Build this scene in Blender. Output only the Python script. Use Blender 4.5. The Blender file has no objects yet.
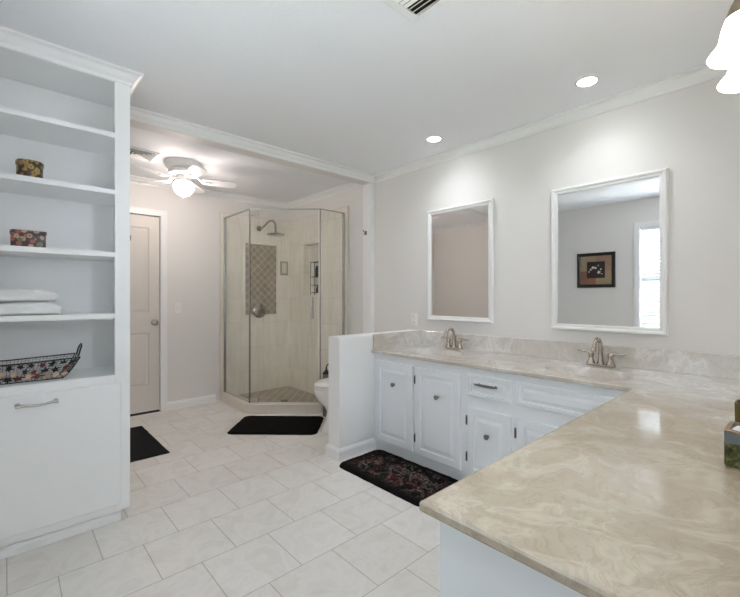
import bpy, bmesh, math, random
from mathutils import Vector, Matrix
random.seed(7)
PI = math.pi
sc = bpy.context.scene
COL = sc.collection

# ------------------------------------------------------------------ camera, world, exposure
H = 1.22                       # eye height
CEIL = 2.44
XR, YB = 2.77, 4.62            # right wall, back wall of the shower alcove
XL, YN = -0.33, -0.06          # left wall (with the window), near wall (vanity lights)
YH0, YH1 = 2.96, 3.08          # header between room and alcove
A = math.radians(47.517)
cam = bpy.data.cameras.new('camera')
cam.sensor_width = 36.0
cam.lens = 398.23 / 740 * 36.0
cam.shift_y = -1.9 / 740
cam.clip_start = 0.02
camo = bpy.data.objects.new('camera', cam)
COL.objects.link(camo)
camo.location = (0, 0, H)
camo.rotation_euler = (PI / 2, 0, A - PI / 2)
sc.camera = camo

vs = sc.view_settings
vs.view_transform = 'Standard'
vs.look = 'None'
vs.gamma = 1.0
vs.use_curve_mapping = False
vs.exposure = 0.86
sc.display_settings.display_device = 'sRGB'
try:
    sc.cycles.max_bounces = 14
    sc.cycles.diffuse_bounces = 9
    sc.cycles.glossy_bounces = 6
    sc.cycles.transparent_max_bounces = 12
    sc.cycles.sample_clamp_indirect = 8.0
    sc.cycles.caustics_reflective = False
    sc.cycles.use_denoising = True
except Exception:
    pass

SKY_STRENGTH = 11.0
SUN_STRENGTH = 45.0
CAN_EMIT = 30.0
CAN_WATTS = 10.0
FAN_EMIT = 34.0
VANITY_EMIT = 5.0
CAN_COOL = (0.93, 0.96, 1.0)
WHITE_WARM = (1.0, 0.86, 0.70)
FAN_WARM = (1.0, 0.87, 0.80)
world = bpy.data.worlds.new('overcast_sky')
sc.world = world
world.use_nodes = True
wn = world.node_tree
bg = wn.nodes['Background']
bg.inputs['Color'].default_value = (0.80, 0.88, 1.0, 1)
bg.inputs['Strength'].default_value = SKY_STRENGTH
# sun added behind the house, so the lit ground bounces light indoors
bounce_sun = bpy.data.lights.new('bounce_sun', 'SUN')
bounce_sun.energy = SUN_STRENGTH; bounce_sun.angle = math.radians(1.0); bounce_sun.color = (0.96, 0.97, 1.0)
suno = bpy.data.objects.new('bounce_sun', bounce_sun); COL.objects.link(suno)
suno.location = (6, 6, 8)
suno.rotation_euler = Vector((-0.42, -0.42, -0.85)).to_track_quat('-Z', 'Y').to_euler()
# daylight enters by the left window and an added one: sampling portals in both
WY0, WY1, WZ0, WZ1 = 0.45, 1.392, 0.80, 2.09          # window in the left wall
VX0, VX1, VZ0, VZ1 = 0.70, 0.98, 1.25, 2.20          # unseen window added in the near wall for fill daylight
for nm, loc, rot, sx, sy in (('window_portal', (XL - 0.13, (WY0 + WY1) / 2, (WZ0 + WZ1) / 2), (0, -PI / 2, 0), WZ1 - WZ0, WY1 - WY0),
                             ('window_portal', ((VX0 + VX1) / 2, YN - 0.13, (VZ0 + VZ1) / 2), (PI / 2, 0, 0), VX1 - VX0, VZ1 - VZ0)):
    lt = bpy.data.lights.new(nm, 'AREA')
    lt.shape = 'RECTANGLE'; lt.size = sx; lt.size_y = sy
    lt.cycles.is_portal = True
    lo = bpy.data.objects.new(nm, lt); COL.objects.link(lo)
    lo.location = loc; lo.rotation_euler = rot

# ------------------------------------------------------------------ materials
def sock(n, *names):
    for k in names:
        if k in n.inputs:
            return n.inputs[k]
    return None

class NT:
    def __init__(s, name):
        s.m = bpy.data.materials.new(name)
        s.m.use_nodes = True
        s.t = s.m.node_tree
        s.b = s.t.nodes['Principled BSDF']
        s.out = s.t.nodes['Material Output']
    def n(s, kind, **kw):
        x = s.t.nodes.new(kind)
        for k, v in kw.items():
            setattr(x, k, v)
        return x
    def l(s, a, b):
        s.t.links.new(a, b)
    def coord(s, loc=(0, 0, 0), rot=(0, 0, 0), scale=(1, 1, 1)):
        tc = s.n('ShaderNodeTexCoord')
        mp = s.n('ShaderNodeMapping')
        mp.inputs['Location'].default_value = loc
        mp.inputs['Rotation'].default_value = rot
        mp.inputs['Scale'].default_value = scale
        s.l(tc.outputs['Object'], mp.inputs['Vector'])
        return mp.outputs['Vector']
    def noise(s, vec, scale, detail=4, rough=0.55, dist=0.0):
        x = s.n('ShaderNodeTexNoise')
        s.l(vec, x.inputs['Vector'])
        x.inputs['Scale'].default_value = scale
        x.inputs['Detail'].default_value = detail
        x.inputs['Roughness'].default_value = rough
        x.inputs['Distortion'].default_value = dist
        return x
    def ramp(s, fac, stops, interp='LINEAR'):
        r = s.n('ShaderNodeValToRGB')
        r.color_ramp.interpolation = interp
        e = r.color_ramp.elements
        while len(e) < len(stops):
            e.new(0.5)
        for k, (p, c) in enumerate(stops):
            e[k].position = p
            e[k].color = (c[0], c[1], c[2], 1)
        s.l(fac, r.inputs['Fac'])
        return r.outputs['Color']
    def mix(s, fac, a, b, blend='MIX'):
        x = s.n('ShaderNodeMix', data_type='RGBA', blend_type=blend)
        if isinstance(fac, (int, float)):
            x.inputs[0].default_value = fac
        else:
            s.l(fac, x.inputs[0])
        for v, k in ((a, 6), (b, 7)):
            if isinstance(v, tuple):
                x.inputs[k].default_value = (v[0], v[1], v[2], 1)
            else:
                s.l(v, x.inputs[k])
        return x.outputs[2]
    def bump(s, height, strength=0.2, dist=0.01):
        x = s.n('ShaderNodeBump')
        x.inputs['Strength'].default_value = strength
        x.inputs['Distance'].default_value = dist
        s.l(height, x.inputs['Height'])
        s.l(x.outputs['Normal'], s.b.inputs['Normal'])
    def setp(s, base=None, rough=0.5, metal=0.0, spec=None, coat=None):
        if base is not None:
            if isinstance(base, tuple):
                s.b.inputs['Base Color'].default_value = (base[0], base[1], base[2], 1)
            else:
                s.l(base, s.b.inputs['Base Color'])
        s.b.inputs['Roughness'].default_value = rough
        s.b.inputs['Metallic'].default_value = metal
        if spec is not None:
            s.b.inputs['Specular IOR Level'].default_value = spec
        if coat is not None:
            s.b.inputs['Coat Weight'].default_value = coat
            s.b.inputs['Coat Roughness'].default_value = 0.05
        return s.m

def paint(name, col, rough=0.5, bump=0.0, scale=60, var=0.02):
    t = NT(name)
    v = t.coord()
    nz = t.noise(v, 3.0, 3)
    dark = tuple(c * (1 - var) for c in col)
    t.setp(t.mix(nz.outputs['Fac'], dark, col), rough)
    if bump:
        n2 = t.noise(v, scale, 3)
        t.bump(n2.outputs['Fac'], bump, 0.004)
    return t.m

def plain(name, col, rough=0.4, metal=0.0, spec=None):
    return NT(name).setp(col, rough, metal, spec)

def emit(name, col, strength, base=(0.9, 0.9, 0.9)):
    t = NT(name)
    t.setp(base, 0.4)
    t.b.inputs['Emission Color'].default_value = (col[0], col[1], col[2], 1)
    t.b.inputs['Emission Strength'].default_value = strength
    return t.m

def metal(name, col, rough=0.28):
    t = NT(name)
    v = t.coord(scale=(1, 1, 6))
    nz = t.noise(v, 40, 2)
    t.setp(t.mix(nz.outputs['Fac'], tuple(c * 0.92 for c in col), col), rough, 1.0)
    return t.m

M = {}
M['wall'] = paint('wall_paint', (0.79, 0.775, 0.755), 0.6, 0.06, 90)
M['ceiling'] = paint('ceiling_texture', (0.89, 0.905, 0.935), 0.75, 0.25, 55)
M['trim'] = paint('white_trim_paint', (0.88, 0.885, 0.885), 0.35)
M['cab'] = paint('cabinet_paint', (0.83, 0.855, 0.88), 0.32)
M['case'] = paint('bookcase_paint', (0.90, 0.905, 0.905), 0.35)
M['doorpaint'] = paint('door_paint', (0.70, 0.665, 0.62), 0.4)
M['nickel'] = metal('brushed_nickel', (0.50, 0.45, 0.39), 0.22)
M['soap'] = plain('reflection_dish_glaze', (0.42, 0.39, 0.31), 0.2)
M['chrome'] = metal('chrome', (0.72, 0.71, 0.69), 0.10)
M['pull'] = metal('antique_pewter', (0.26, 0.25, 0.24), 0.35)
M['satin'] = metal('satin_steel', (0.60, 0.60, 0.58), 0.25)
M['duct'] = plain('grey_duct', (0.22, 0.22, 0.22), 0.8)
M['shower_metal'] = metal('polished_nickel', (0.42, 0.39, 0.36), 0.12)
M['hinge'] = metal('dark_hinge', (0.16, 0.16, 0.16), 0.4)
M['bronze'] = metal('aged_bronze', (0.30, 0.25, 0.17), 0.4)
M['black'] = plain('matte_black', (0.012, 0.012, 0.012), 0.5)
M['void'] = plain('gap_shade_black', (0.01, 0.01, 0.01), 0.9)
M['porcelain'] = plain('white_porcelain', (0.86, 0.86, 0.85), 0.08)
M['plate'] = plain('white_plastic', (0.84, 0.84, 0.82), 0.35)
M['shade'] = emit('lit_white_glass', WHITE_WARM, VANITY_EMIT)
M['fanbowl'] = emit('lit_fan_glass', FAN_WARM, FAN_EMIT)
M['can'] = emit('recessed_lamp_lens', CAN_COOL, CAN_EMIT)

def mat_floor():
    t = NT('floor_tile')
    v = t.coord(loc=(-0.665, -1.87, 0))
    br = t.n('ShaderNodeTexBrick')
    t.l(v, br.inputs['Vector'])
    br.offset = 0.5
    br.inputs['Scale'].default_value = 1.0
    br.inputs['Brick Width'].default_value = 0.33
    br.inputs['Row Height'].default_value = 0.328
    br.inputs['Mortar Size'].default_value = 0.0022
    br.inputs['Mortar Smooth'].default_value = 0.25
    br.inputs['Bias'].default_value = 0.0
    br.inputs['Color1'].default_value = (0.805, 0.782, 0.755, 1)
    br.inputs['Color2'].default_value = (0.765, 0.737, 0.703, 1)
    br.inputs['Mortar'].default_value = (0.50, 0.465, 0.42, 1)
    n1 = t.noise(v, 5.0, 6, 0.6, 1.5)
    veins = t.ramp(n1.outputs['Fac'], [(0.40, (0.90, 0.89, 0.87)), (0.52, (1, 1, 1)), (0.60, (0.94, 0.93, 0.92))])
    col = t.mix(0.8, br.outputs['Color'], veins, 'MULTIPLY')
    t.setp(col, 0.22, spec=0.4)
    inv = t.n('ShaderNodeMath', operation='SUBTRACT')
    inv.inputs[0].default_value = 1.0
    t.l(br.outputs['Fac'], inv.inputs[1])
    t.bump(inv.outputs[0], 0.35, 0.004)
    return t.m
M['floor'] = mat_floor()

def mat_marble():
    t = NT('cultured_marble')
    v = t.coord()
    warp = t.noise(v, 1.6, 3, 0.5, 1.2)
    add = t.n('ShaderNodeVectorMath', operation='MULTIPLY_ADD')
    t.l(warp.outputs['Color'], add.inputs[0])
    add.inputs[1].default_value = (0.55, 0.55, 0.55)
    t.l(v, add.inputs[2])
    n1 = t.noise(add.outputs[0], 2.3, 8, 0.60, 1.8)
    c1 = t.ramp(n1.outputs['Fac'], [(0.28, (0.52, 0.465, 0.395)), (0.42, (0.57, 0.525, 0.46)), (0.51, (0.60, 0.56, 0.50)),
                                    (0.565, (0.695, 0.665, 0.615)), (0.61, (0.605, 0.565, 0.51)), (0.70, (0.555, 0.51, 0.445))])
    n2 = t.noise(add.outputs[0], 4.5, 9, 0.65, 2.6)
    vein = t.ramp(n2.outputs['Fac'], [(0.455, (1, 1, 1)), (0.488, (0.85, 0.82, 0.775)), (0.52, (1, 1, 1)), (0.60, (1.0, 0.99, 0.98))])
    col = t.mix(0.75, c1, vein, 'MULTIPLY')
    n3 = t.noise(v, 14, 4)
    fine = t.ramp(n3.outputs['Fac'], [(0.3, (0.94, 0.93, 0.92)), (0.6, (1, 1, 1))])
    col = t.mix(0.6, col, fine, 'MULTIPLY')
    # colour drifts from tan on the return to greyer along the long run
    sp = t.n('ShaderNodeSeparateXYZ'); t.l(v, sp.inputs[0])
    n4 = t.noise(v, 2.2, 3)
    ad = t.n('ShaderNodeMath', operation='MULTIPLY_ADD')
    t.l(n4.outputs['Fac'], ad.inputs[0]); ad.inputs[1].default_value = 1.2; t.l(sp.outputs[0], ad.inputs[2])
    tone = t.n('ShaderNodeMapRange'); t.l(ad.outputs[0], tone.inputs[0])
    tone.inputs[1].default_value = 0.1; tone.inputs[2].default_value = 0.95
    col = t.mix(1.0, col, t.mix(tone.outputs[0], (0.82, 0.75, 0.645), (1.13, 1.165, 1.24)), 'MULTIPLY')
    t.setp(col, 0.06, spec=0.8)
    return t.m
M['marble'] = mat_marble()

def mat_shower(name, axes):
    t = NT(name)
    tc = t.n('ShaderNodeTexCoord')
    sp = t.n('ShaderNodeSeparateXYZ')
    t.l(tc.outputs['Object'], sp.inputs[0])
    cb = t.n('ShaderNodeCombineXYZ')
    t.l(sp.outputs[axes[0]], cb.inputs[0])
    t.l(sp.outputs[2], cb.inputs[1])
    br = t.n('ShaderNodeTexBrick')
    t.l(cb.outputs[0], br.inputs['Vector'])
    br.offset = 0.5
    br.inputs['Scale'].default_value = 1.0
    br.inputs['Brick Width'].default_value = 0.60
    br.inputs['Row Height'].default_value = 0.30
    br.inputs['Mortar Size'].default_value = 0.0016
    br.inputs['Mortar Smooth'].default_value = 0.3
    br.inputs['Color1'].default_value = (0.90, 0.865, 0.79, 1)
    br.inputs['Color2'].default_value = (0.85, 0.81, 0.735, 1)
    br.inputs['Mortar'].default_value = (0.66, 0.62, 0.55, 1)
    mp = t.n('ShaderNodeMapping')
    mp.inputs['Scale'].default_value = (7, 1.1, 1)
    t.l(cb.outputs[0], mp.inputs['Vector'])
    nz = t.noise(mp.outputs[0], 2.0, 6, 0.6, 0.6)
    gr = t.ramp(nz.outputs['Fac'], [(0.3, (0.90, 0.89, 0.87)), (0.6, (1.04, 1.035, 1.02))])
    t.setp(t.mix(0.9, br.outputs['Color'], gr, 'MULTIPLY'), 0.25)
    return t.m
M['tile_back'] = mat_shower('shower_tile_back', (0,))
M['tile_right'] = mat_shower('shower_tile_right', (1,))
M['curb'] = paint('curb_stone', (0.76, 0.70, 0.63), 0.3, 0, 60, 0.10)

def mat_diag(name, c1, c2, mortar, size, msize, axes, rough=0.3):
    t = NT(name)
    tc = t.n('ShaderNodeTexCoord')
    sp = t.n('ShaderNodeSeparateXYZ')
    t.l(tc.outputs['Object'], sp.inputs[0])
    cb = t.n('ShaderNodeCombineXYZ')
    t.l(sp.outputs[axes[0]], cb.inputs[0])
    t.l(sp.outputs[axes[1]], cb.inputs[1])
    mp = t.n('ShaderNodeMapping')
    mp.inputs['Rotation'].default_value = (0, 0, PI / 4)
    t.l(cb.outputs[0], mp.inputs['Vector'])
    br = t.n('ShaderNodeTexBrick')
    t.l(mp.outputs[0], br.inputs['Vector'])
    br.offset = 0.0
    br.inputs['Scale'].default_value = 1.0
    br.inputs['Brick Width'].default_value = size
    br.inputs['Row Height'].default_value = size
    br.inputs['Mortar Size'].default_value = msize
    br.inputs['Mortar Smooth'].default_value = 0.4
    br.inputs['Color1'].default_value = (*c1, 1)
    br.inputs['Color2'].default_value = (*c2, 1)
    br.inputs['Mortar'].default_value = (*mortar, 1)
    nz = t.noise(mp.outputs[0], 9, 5)
    gr = t.ramp(nz.outputs['Fac'], [(0.3, (0.8, 0.79, 0.77)), (0.65, (1.08, 1.07, 1.05))])
    t.setp(t.mix(0.9, br.outputs['Color'], gr, 'MULTIPLY'), rough)
    return t.m
M['accent'] = mat_diag('accent_lattice_tile', (0.33, 0.275, 0.22), (0.40, 0.345, 0.28), (0.62, 0.57, 0.50), 0.068, 0.0042, (0, 2))
M['pan'] = mat_diag('shower_floor_mosaic', (0.30, 0.245, 0.19), (0.38, 0.315, 0.25), (0.62, 0.56, 0.48), 0.095, 0.006, (0, 1))

def mat_glass(name, tint, ior=1.45):
    t = NT(name)
    t.t.nodes.remove(t.b)
    tr = t.n('ShaderNodeBsdfTransparent')
    tr.inputs['Color'].default_value = (*tint, 1)
    gl = t.n('ShaderNodeBsdfGlossy')
    gl.inputs['Roughness'].default_value = 0.01
    lw = t.n('ShaderNodeLayerWeight')
    pw = t.n('ShaderNodeMath', operation='POWER')
    t.l(lw.outputs['Facing'], pw.inputs[0]); pw.inputs[1].default_value = 4.0
    fr = t.n('ShaderNodeMath', operation='MULTIPLY_ADD')
    t.l(pw.outputs[0], fr.inputs[0]); fr.inputs[1].default_value = 0.5; fr.inputs[2].default_value = 0.025
    mx = t.n('ShaderNodeMixShader')
    t.l(fr.outputs[0], mx.inputs[0])
    t.l(tr.outputs[0], mx.inputs[1])
    t.l(gl.outputs[0], mx.inputs[2])
    t.l(mx.outputs[0], t.out.inputs['Surface'])
    return t.m
M['glass'] = mat_glass('shower_glass', (0.985, 0.992, 0.986), 1.38)
M['glass_edge'] = plain('glass_edge', (0.16, 0.17, 0.155), 0.2)
M['pane'] = mat_glass('window_glass', (0.97, 0.98, 0.98), 1.4)
M['mirror'] = plain('mirror_silver', (0.97, 0.97, 0.965), 0.0, 1.0)

def mat_rug(name, flower):
    t = NT(name)
    v = t.coord()
    n0 = t.noise(v, 160, 3)
    base = t.ramp(n0.outputs['Fac'], [(0.35, (0.003, 0.003, 0.003)), (0.7, (0.014, 0.013, 0.013))])
    if flower:
        n1 = t.noise(v, 9, 5, 0.65, 2.0)
        n2 = t.noise(v, 60, 4, 0.7)
        sp = t.n('ShaderNodeSeparateXYZ')
        t.l(v, sp.inputs[0])
        # motif kept away from the border
        ax = t.n('ShaderNodeMath', operation='ABSOLUTE'); t.l(sp.outputs[0], ax.inputs[0])
        ay = t.n('ShaderNodeMath', operation='ABSOLUTE'); t.l(sp.outputs[1], ay.inputs[0])
        mx = t.n('ShaderNodeMapRange'); t.l(ax.outputs[0], mx.inputs[0])
        mx.inputs[1].default_value = 0.19; mx.inputs[2].default_value = 0.12
        my = t.n('ShaderNodeMapRange'); t.l(ay.outputs[0], my.inputs[0])
        my.inputs[1].default_value = 0.38; my.inputs[2].default_value = 0.27
        mm = t.n('ShaderNodeMath', operation='MULTIPLY'); t.l(mx.outputs[0], mm.inputs[0]); t.l(my.outputs[0], mm.inputs[1])
        fl = t.ramp(n1.outputs['Fac'], [(0.46, (0, 0, 0)), (0.52, (1, 1, 1))])
        f2 = t.ramp(n2.outputs['Fac'], [(0.42, (0, 0, 0)), (0.62, (1, 1, 1))])
        m1 = t.mix(1.0, fl, f2, 'MULTIPLY')
        m2 = t.mix(1.0, m1, mm.outputs[0], 'MULTIPLY')
        n3 = t.noise(v, 13, 3)
        fcol = t.ramp(n3.outputs['Fac'], [(0.40, (0.22, 0.07, 0.06)), (0.50, (0.27, 0.17, 0.14)), (0.60, (0.19, 0.18, 0.17))])
        base = t.mix(m2, base, fcol)
    t.setp(base, 0.95, spec=0.1)
    t.bump(n0.outputs['Fac'], 0.9, 0.01)
    return t.m
M['rug'] = mat_rug('black_shag', False)
M['rug_flower'] = mat_rug('black_floral_shag', True)

def mat_mat():
    t = NT('coir_black_mat')
    v = t.coord()
    n0 = t.noise(v, 220, 2)
    base = t.ramp(n0.outputs['Fac'], [(0.3, (0.004, 0.004, 0.005)), (0.72, (0.022, 0.022, 0.024))])
    t.setp(base, 0.9, spec=0.15)
    t.bump(n0.outputs['Fac'], 0.6, 0.004)
    return t.m
M['mat'] = mat_mat()

def mat_towel():
    t = NT('white_terry')
    v = t.coord()
    n0 = t.noise(v, 260, 2)
    t.setp(t.mix(n0.outputs['Fac'], (0.80, 0.80, 0.79), (0.90, 0.90, 0.895)), 0.95, spec=0.1)
    t.bump(n0.outputs['Fac'], 0.5, 0.003)
    return t.m
M['towel'] = mat_towel()

def mat_floral(name, ground, blobs, core, scale):
    t = NT(name)
    v = t.coord()
    vo = t.n('ShaderNodeTexVoronoi')
    t.l(v, vo.inputs['Vector'])
    vo.inputs['Scale'].default_value = scale
    vo.inputs['Randomness'].default_value = 0.85
    n1 = t.noise(v, scale * 3.5, 2)
    ds = t.n('ShaderNodeMath', operation='MULTIPLY_ADD')
    t.l(n1.outputs['Fac'], ds.inputs[0]); ds.inputs[1].default_value = 0.45
    t.l(vo.outputs['Distance'], ds.inputs[2])
    sp = t.n('ShaderNodeSeparateColor'); t.l(vo.outputs['Color'], sp.inputs[0])
    petals = t.ramp(sp.outputs[0], [(0.0, blobs[0]), (0.4, blobs[1]), (0.75, blobs[2])], 'CONSTANT')
    mask = t.ramp(ds.outputs[0], [(0.68, (1, 1, 1)), (0.76, (0, 0, 0))])
    cmask = t.ramp(ds.outputs[0], [(0.34, (1, 1, 1)), (0.38, (0, 0, 0))])
    c = t.mix(mask, ground, petals)
    c = t.mix(cmask, c, core)
    t.setp(c, 0.35)
    return t.m
M['floral_gold'] = mat_floral('gold_flower_print', (0.035, 0.010, 0.012), [(0.36, 0.27, 0.07), (0.30, 0.20, 0.06), (0.12, 0.13, 0.045)], (0.09, 0.03, 0.02), 40)
M['floral_pink'] = mat_floral('pink_flower_print', (0.035, 0.014, 0.014), [(0.46, 0.28, 0.20), (0.30, 0.09, 0.07), (0.15, 0.15, 0.06)], (0.07, 0.02, 0.02), 42)

def mat_greenglass():
    t = NT('green_marbled_ceramic')
    v = t.coord()
    n1 = t.noise(v, 26, 6, 0.7, 1.5)
    c = t.ramp(n1.outputs['Fac'], [(0.36, (0.012, 0.018, 0.010)), (0.47, (0.06, 0.075, 0.02)), (0.56, (0.16, 0.15, 0.05)), (0.66, (0.24, 0.27, 0.24))])
    t.setp(c, 0.12)
    return t.m
M['green'] = mat_greenglass()
M['greenband'] = paint('blue_grey_glaze', (0.24, 0.28, 0.31), 0.12, 0, 60, 0.6)
M['olive'] = paint('olive_glaze', (0.14, 0.11, 0.02), 0.25, 0, 60, 0.2)
M['brownrim'] = plain('brown_rim', (0.26, 0.15, 0.06), 0.3)
M['tissue'] = plain('white_tissue', (0.85, 0.83, 0.78), 0.9)
M['blind'] = plain('white_blind', (0.82, 0.84, 0.85), 0.4)
M['grass'] = paint('outside_lawn', (0.10, 0.20, 0.05), 0.9, 0, 60, 0.4)
M['hedge'] = paint('outside_hedge', (0.045, 0.08, 0.065), 0.9, 0.4, 12, 0.5)
M['bounce_ground'] = paint('bounce_concrete', (0.55, 0.54, 0.52), 0.8, 0, 60, 0.1)
M['leaf_red'] = plain('painted_maroon_metal', (0.13, 0.02, 0.02), 0.5)
M['leaf_black'] = plain('painted_black_metal', (0.008, 0.008, 0.008), 0.6)
M['leaf_tan'] = plain('painted_tan_metal', (0.55, 0.40, 0.28), 0.6)
M['leaf_green'] = plain('painted_green_metal', (0.05, 0.10, 0.05), 0.6)
M['wire'] = plain('black_wire', (0.01, 0.011, 0.011), 0.45)
M['steel_grey'] = plain('grey_canister', (0.20, 0.19, 0.18), 0.4)
M['art_tan'] = paint('art_tan', (0.46, 0.36, 0.22), 0.7, 0, 60, 0.5)
M['art_rust'] = paint('art_rust', (0.34, 0.16, 0.10), 0.7, 0, 60, 0.5)
M['art_pale'] = paint('art_pale_rust', (0.44, 0.27, 0.19), 0.7, 0, 60, 0.5)
M['art_dark'] = plain('art_dark', (0.03, 0.02, 0.02), 0.7)
M['art_petal'] = plain('art_petal', (0.72, 0.68, 0.58), 0.7)
M['picframe'] = plain('black_picture_frame', (0.008, 0.007, 0.007), 0.3)
M['bottle'] = plain('amber_bottle', (0.12, 0.05, 0.02), 0.2)
M['bottle_w'] = plain('white_bottle', (0.7, 0.68, 0.62), 0.3)

# ------------------------------------------------------------------ mesh builder
def wloc(o):
    v = Vector((0, 0, 0))
    while o is not None:
        v += o.location
        o = o.parent
    return v

class MB:
    def __init__(s):
        s.v, s.f = [], []
    def add(s, vs_, fs_):
        k = len(s.v)
        s.v += [tuple(p) for p in vs_]
        s.f += [tuple(i + k for i in f) for f in fs_]
        return s
    def box(s, x0, x1, y0, y1, z0, z1):
        x0, x1 = sorted((x0, x1)); y0, y1 = sorted((y0, y1)); z0, z1 = sorted((z0, z1))
        return s.add([(x0, y0, z0), (x1, y0, z0), (x1, y1, z0), (x0, y1, z0), (x0, y0, z1), (x1, y0, z1), (x1, y1, z1), (x0, y1, z1)],
                     [(0, 3, 2, 1), (4, 5, 6, 7), (0, 1, 5, 4), (1, 2, 6, 5), (2, 3, 7, 6), (3, 0, 4, 7)])
    def loft(s, rings, cap0=True, cap1=True, closed=True):
        k = len(s.v); n = len(rings[0])
        for r in rings:
            s.v += [tuple(p) for p in r]
        for i in range(len(rings) - 1):
            for j in range(n if closed else n - 1):
                a = k + i * n + j; b = k + i * n + (j + 1) % n
                s.f.append((a, b, b + n, a + n))
        if cap0: s.f.append(tuple(k + j for j in range(n))[::-1])
        if cap1: s.f.append(tuple(k + (len(rings) - 1) * n + j for j in range(n)))
        return s
    def lathe(s, prof, c, seg=28, axis='z', cap0=True, cap1=True, sx=1.0, sy=1.0):
        rings = []
        for r, h in prof:
            ring = []
            for j in range(seg):
                a = 2 * PI * j / seg
                p, q = r * math.cos(a) * sx, r * math.sin(a) * sy
                if axis == 'z': ring.append((c[0] + p, c[1] + q, c[2] + h))
                elif axis == 'x': ring.append((c[0] + h, c[1] + p, c[2] + q))
                else: ring.append((c[0] + p, c[1] + h, c[2] + q))
            rings.append(ring)
        return s.loft(rings, cap0, cap1)
    def tube(s, pts, r, seg=8, closed=False):
        pts = [Vector(p) for p in pts]
        n = len(pts); rings = []
        rr = r if isinstance(r, (list, tuple)) else [r] * n
        up = None
        for i, p in enumerate(pts):
            if closed: d = pts[(i + 1) % n] - pts[i - 1]
            else: d = pts[min(i + 1, n - 1)] - pts[max(i - 1, 0)]
            d.normalize()
            if up is None:
                up = Vector((0, 0, 1)) if abs(d.z) < 0.9 else Vector((1, 0, 0))
            u = (up - d * up.dot(d))
            if u.length < 1e-5: u = d.orthogonal()
            u.normalize(); up = u
            w = d.cross(u)
            rings.append([p + (u * math.cos(2 * PI * j / seg) + w * math.sin(2 * PI * j / seg)) * rr[i] for j in range(seg)])
        if closed:
            rings.append(rings[0])
            return s.loft(rings, False, False)
        return s.loft(rings)
    def prism(s, poly, axis, a, b):
        def P(u, v, w):
            return {'z': (u, v, w), 'y': (u, w, v), 'x': (w, u, v)}[axis]
        return s.loft([[P(u, v, a) for u, v in poly], [P(u, v, b) for u, v in poly]])
    def sphere(s, c, r, seg=16, sz=1.0):
        n = 8
        return s.lathe([(max(1e-4, r * math.sin(PI * i / n)), -r * math.cos(PI * i / n) * sz) for i in range(n + 1)], c, seg)
    def panel(s, mp, u0, u1, v0, v1, steps):
        rings = []
        for ins, w in steps:
            rings.append([mp(u0 + ins, v0 + ins, w), mp(u1 - ins, v0 + ins, w), mp(u1 - ins, v1 - ins, w), mp(u0 + ins, v1 - ins, w)])
        return s.loft(rings)
    def frame(s, mp, u0, u1, v0, v1, prof):
        """picture-frame ring, mitred; prof = [(inset, height)] closed loop"""
        pts = []
        n = len(prof)
        for (cu, cv, du, dv) in ((u0, v0, 1, 1), (u1, v0, -1, 1), (u1, v1, -1, -1), (u0, v1, 1, -1)):
            pts.append([mp(cu + du * i, cv + dv * i, w) for i, w in prof])
        pts.append(pts[0])
        return s.loft(pts, False, False)
    def sweep(s, path, prof, closed=False, side=1, cut0=None, cut1=None):
        """profile (d, z) swept along an XY polyline with mitres; d to the side"""
        P = [Vector((p[0], p[1])) for p in path]
        n = len(P); rings = []
        for i in range(n):
            def nrm(a, b):
                d = (b - a).normalized(); return Vector((-d.y, d.x)) * side
            if closed or 0 < i < n - 1:
                n1 = nrm(P[i - 1], P[i]); n2 = nrm(P[i], P[(i + 1) % n])
                m = (n1 + n2); m = m / max(1e-6, m.dot(n1))
            elif i == 0: m = nrm(P[0], P[1])
            else: m = nrm(P[-2], P[-1])
            rings.append([(P[i].x + m.x * d, P[i].y + m.y * d, z) for d, z in prof])
        if closed:
            rings.append(rings[0])
            return s.loft(rings, False, False)
        return s.loft(rings)
    def build(s, name, mat, parent=None, origin=None, bevel=0.0, smooth=None, weld=True, seg=2):
        o0 = wloc(parent) if parent is not None else Vector(origin or (0, 0, 0))
        me = bpy.data.meshes.new(name)
        me.from_pydata([(p[0] - o0.x, p[1] - o0.y, p[2] - o0.z) for p in s.v], [], s.f)
        bm = bmesh.new(); bm.from_mesh(me)
        if weld: bmesh.ops.remove_doubles(bm, verts=bm.verts, dist=1e-6)
        bmesh.ops.recalc_face_normals(bm, faces=bm.faces)
        bm.to_mesh(me); bm.free()
        me.materials.append(mat)
        o = bpy.data.objects.new(name, me)
        COL.objects.link(o)
        if parent is not None: o.parent = parent
        else: o.location = o0
        if smooth:
            for p in me.polygons: p.use_smooth = True
            try:
                me.set_sharp_from_angle(angle=math.radians(smooth if smooth is not True else 40))
            except Exception:
                pass
        if bevel:
            b = o.modifiers.new('bevel', 'BEVEL')
            b.width = bevel; b.segments = seg; b.limit_method = 'ANGLE'; b.angle_limit = math.radians(50)
        return o

def tag(o, label=None, cat=None, group=None, kind=None):
    if label: o['label'] = label
    if cat: o['category'] = cat
    if group: o['group'] = group
    if kind: o['kind'] = kind
    return o

def thing(name, label, cat, loc=(0, 0, 0), group=None):
    o = bpy.data.objects.new(name, None)
    o.empty_display_size = 0.05
    COL.objects.link(o)
    o.location = loc
    return tag(o, label, cat, group)

def struct(name, mb, mat, parent=None, label=None, **kw):
    o = mb.build(name, mat, parent, **kw)
    if parent is None: o['kind'] = 'structure'
    if label: o['label'] = label
    return o

def copy_tree(o, parent=None):
    c = o.copy(); COL.objects.link(c)
    if parent is not None: c.parent = parent
    for ch in list(o.children): copy_tree(ch, c)
    return c

def arc(c, r, a0, a1, n, f):
    return [f(c[0] + r * math.cos(a0 + (a1 - a0) * i / n), c[1] + r * math.sin(a0 + (a1 - a0) * i / n)) for i in range(n + 1)]

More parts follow.
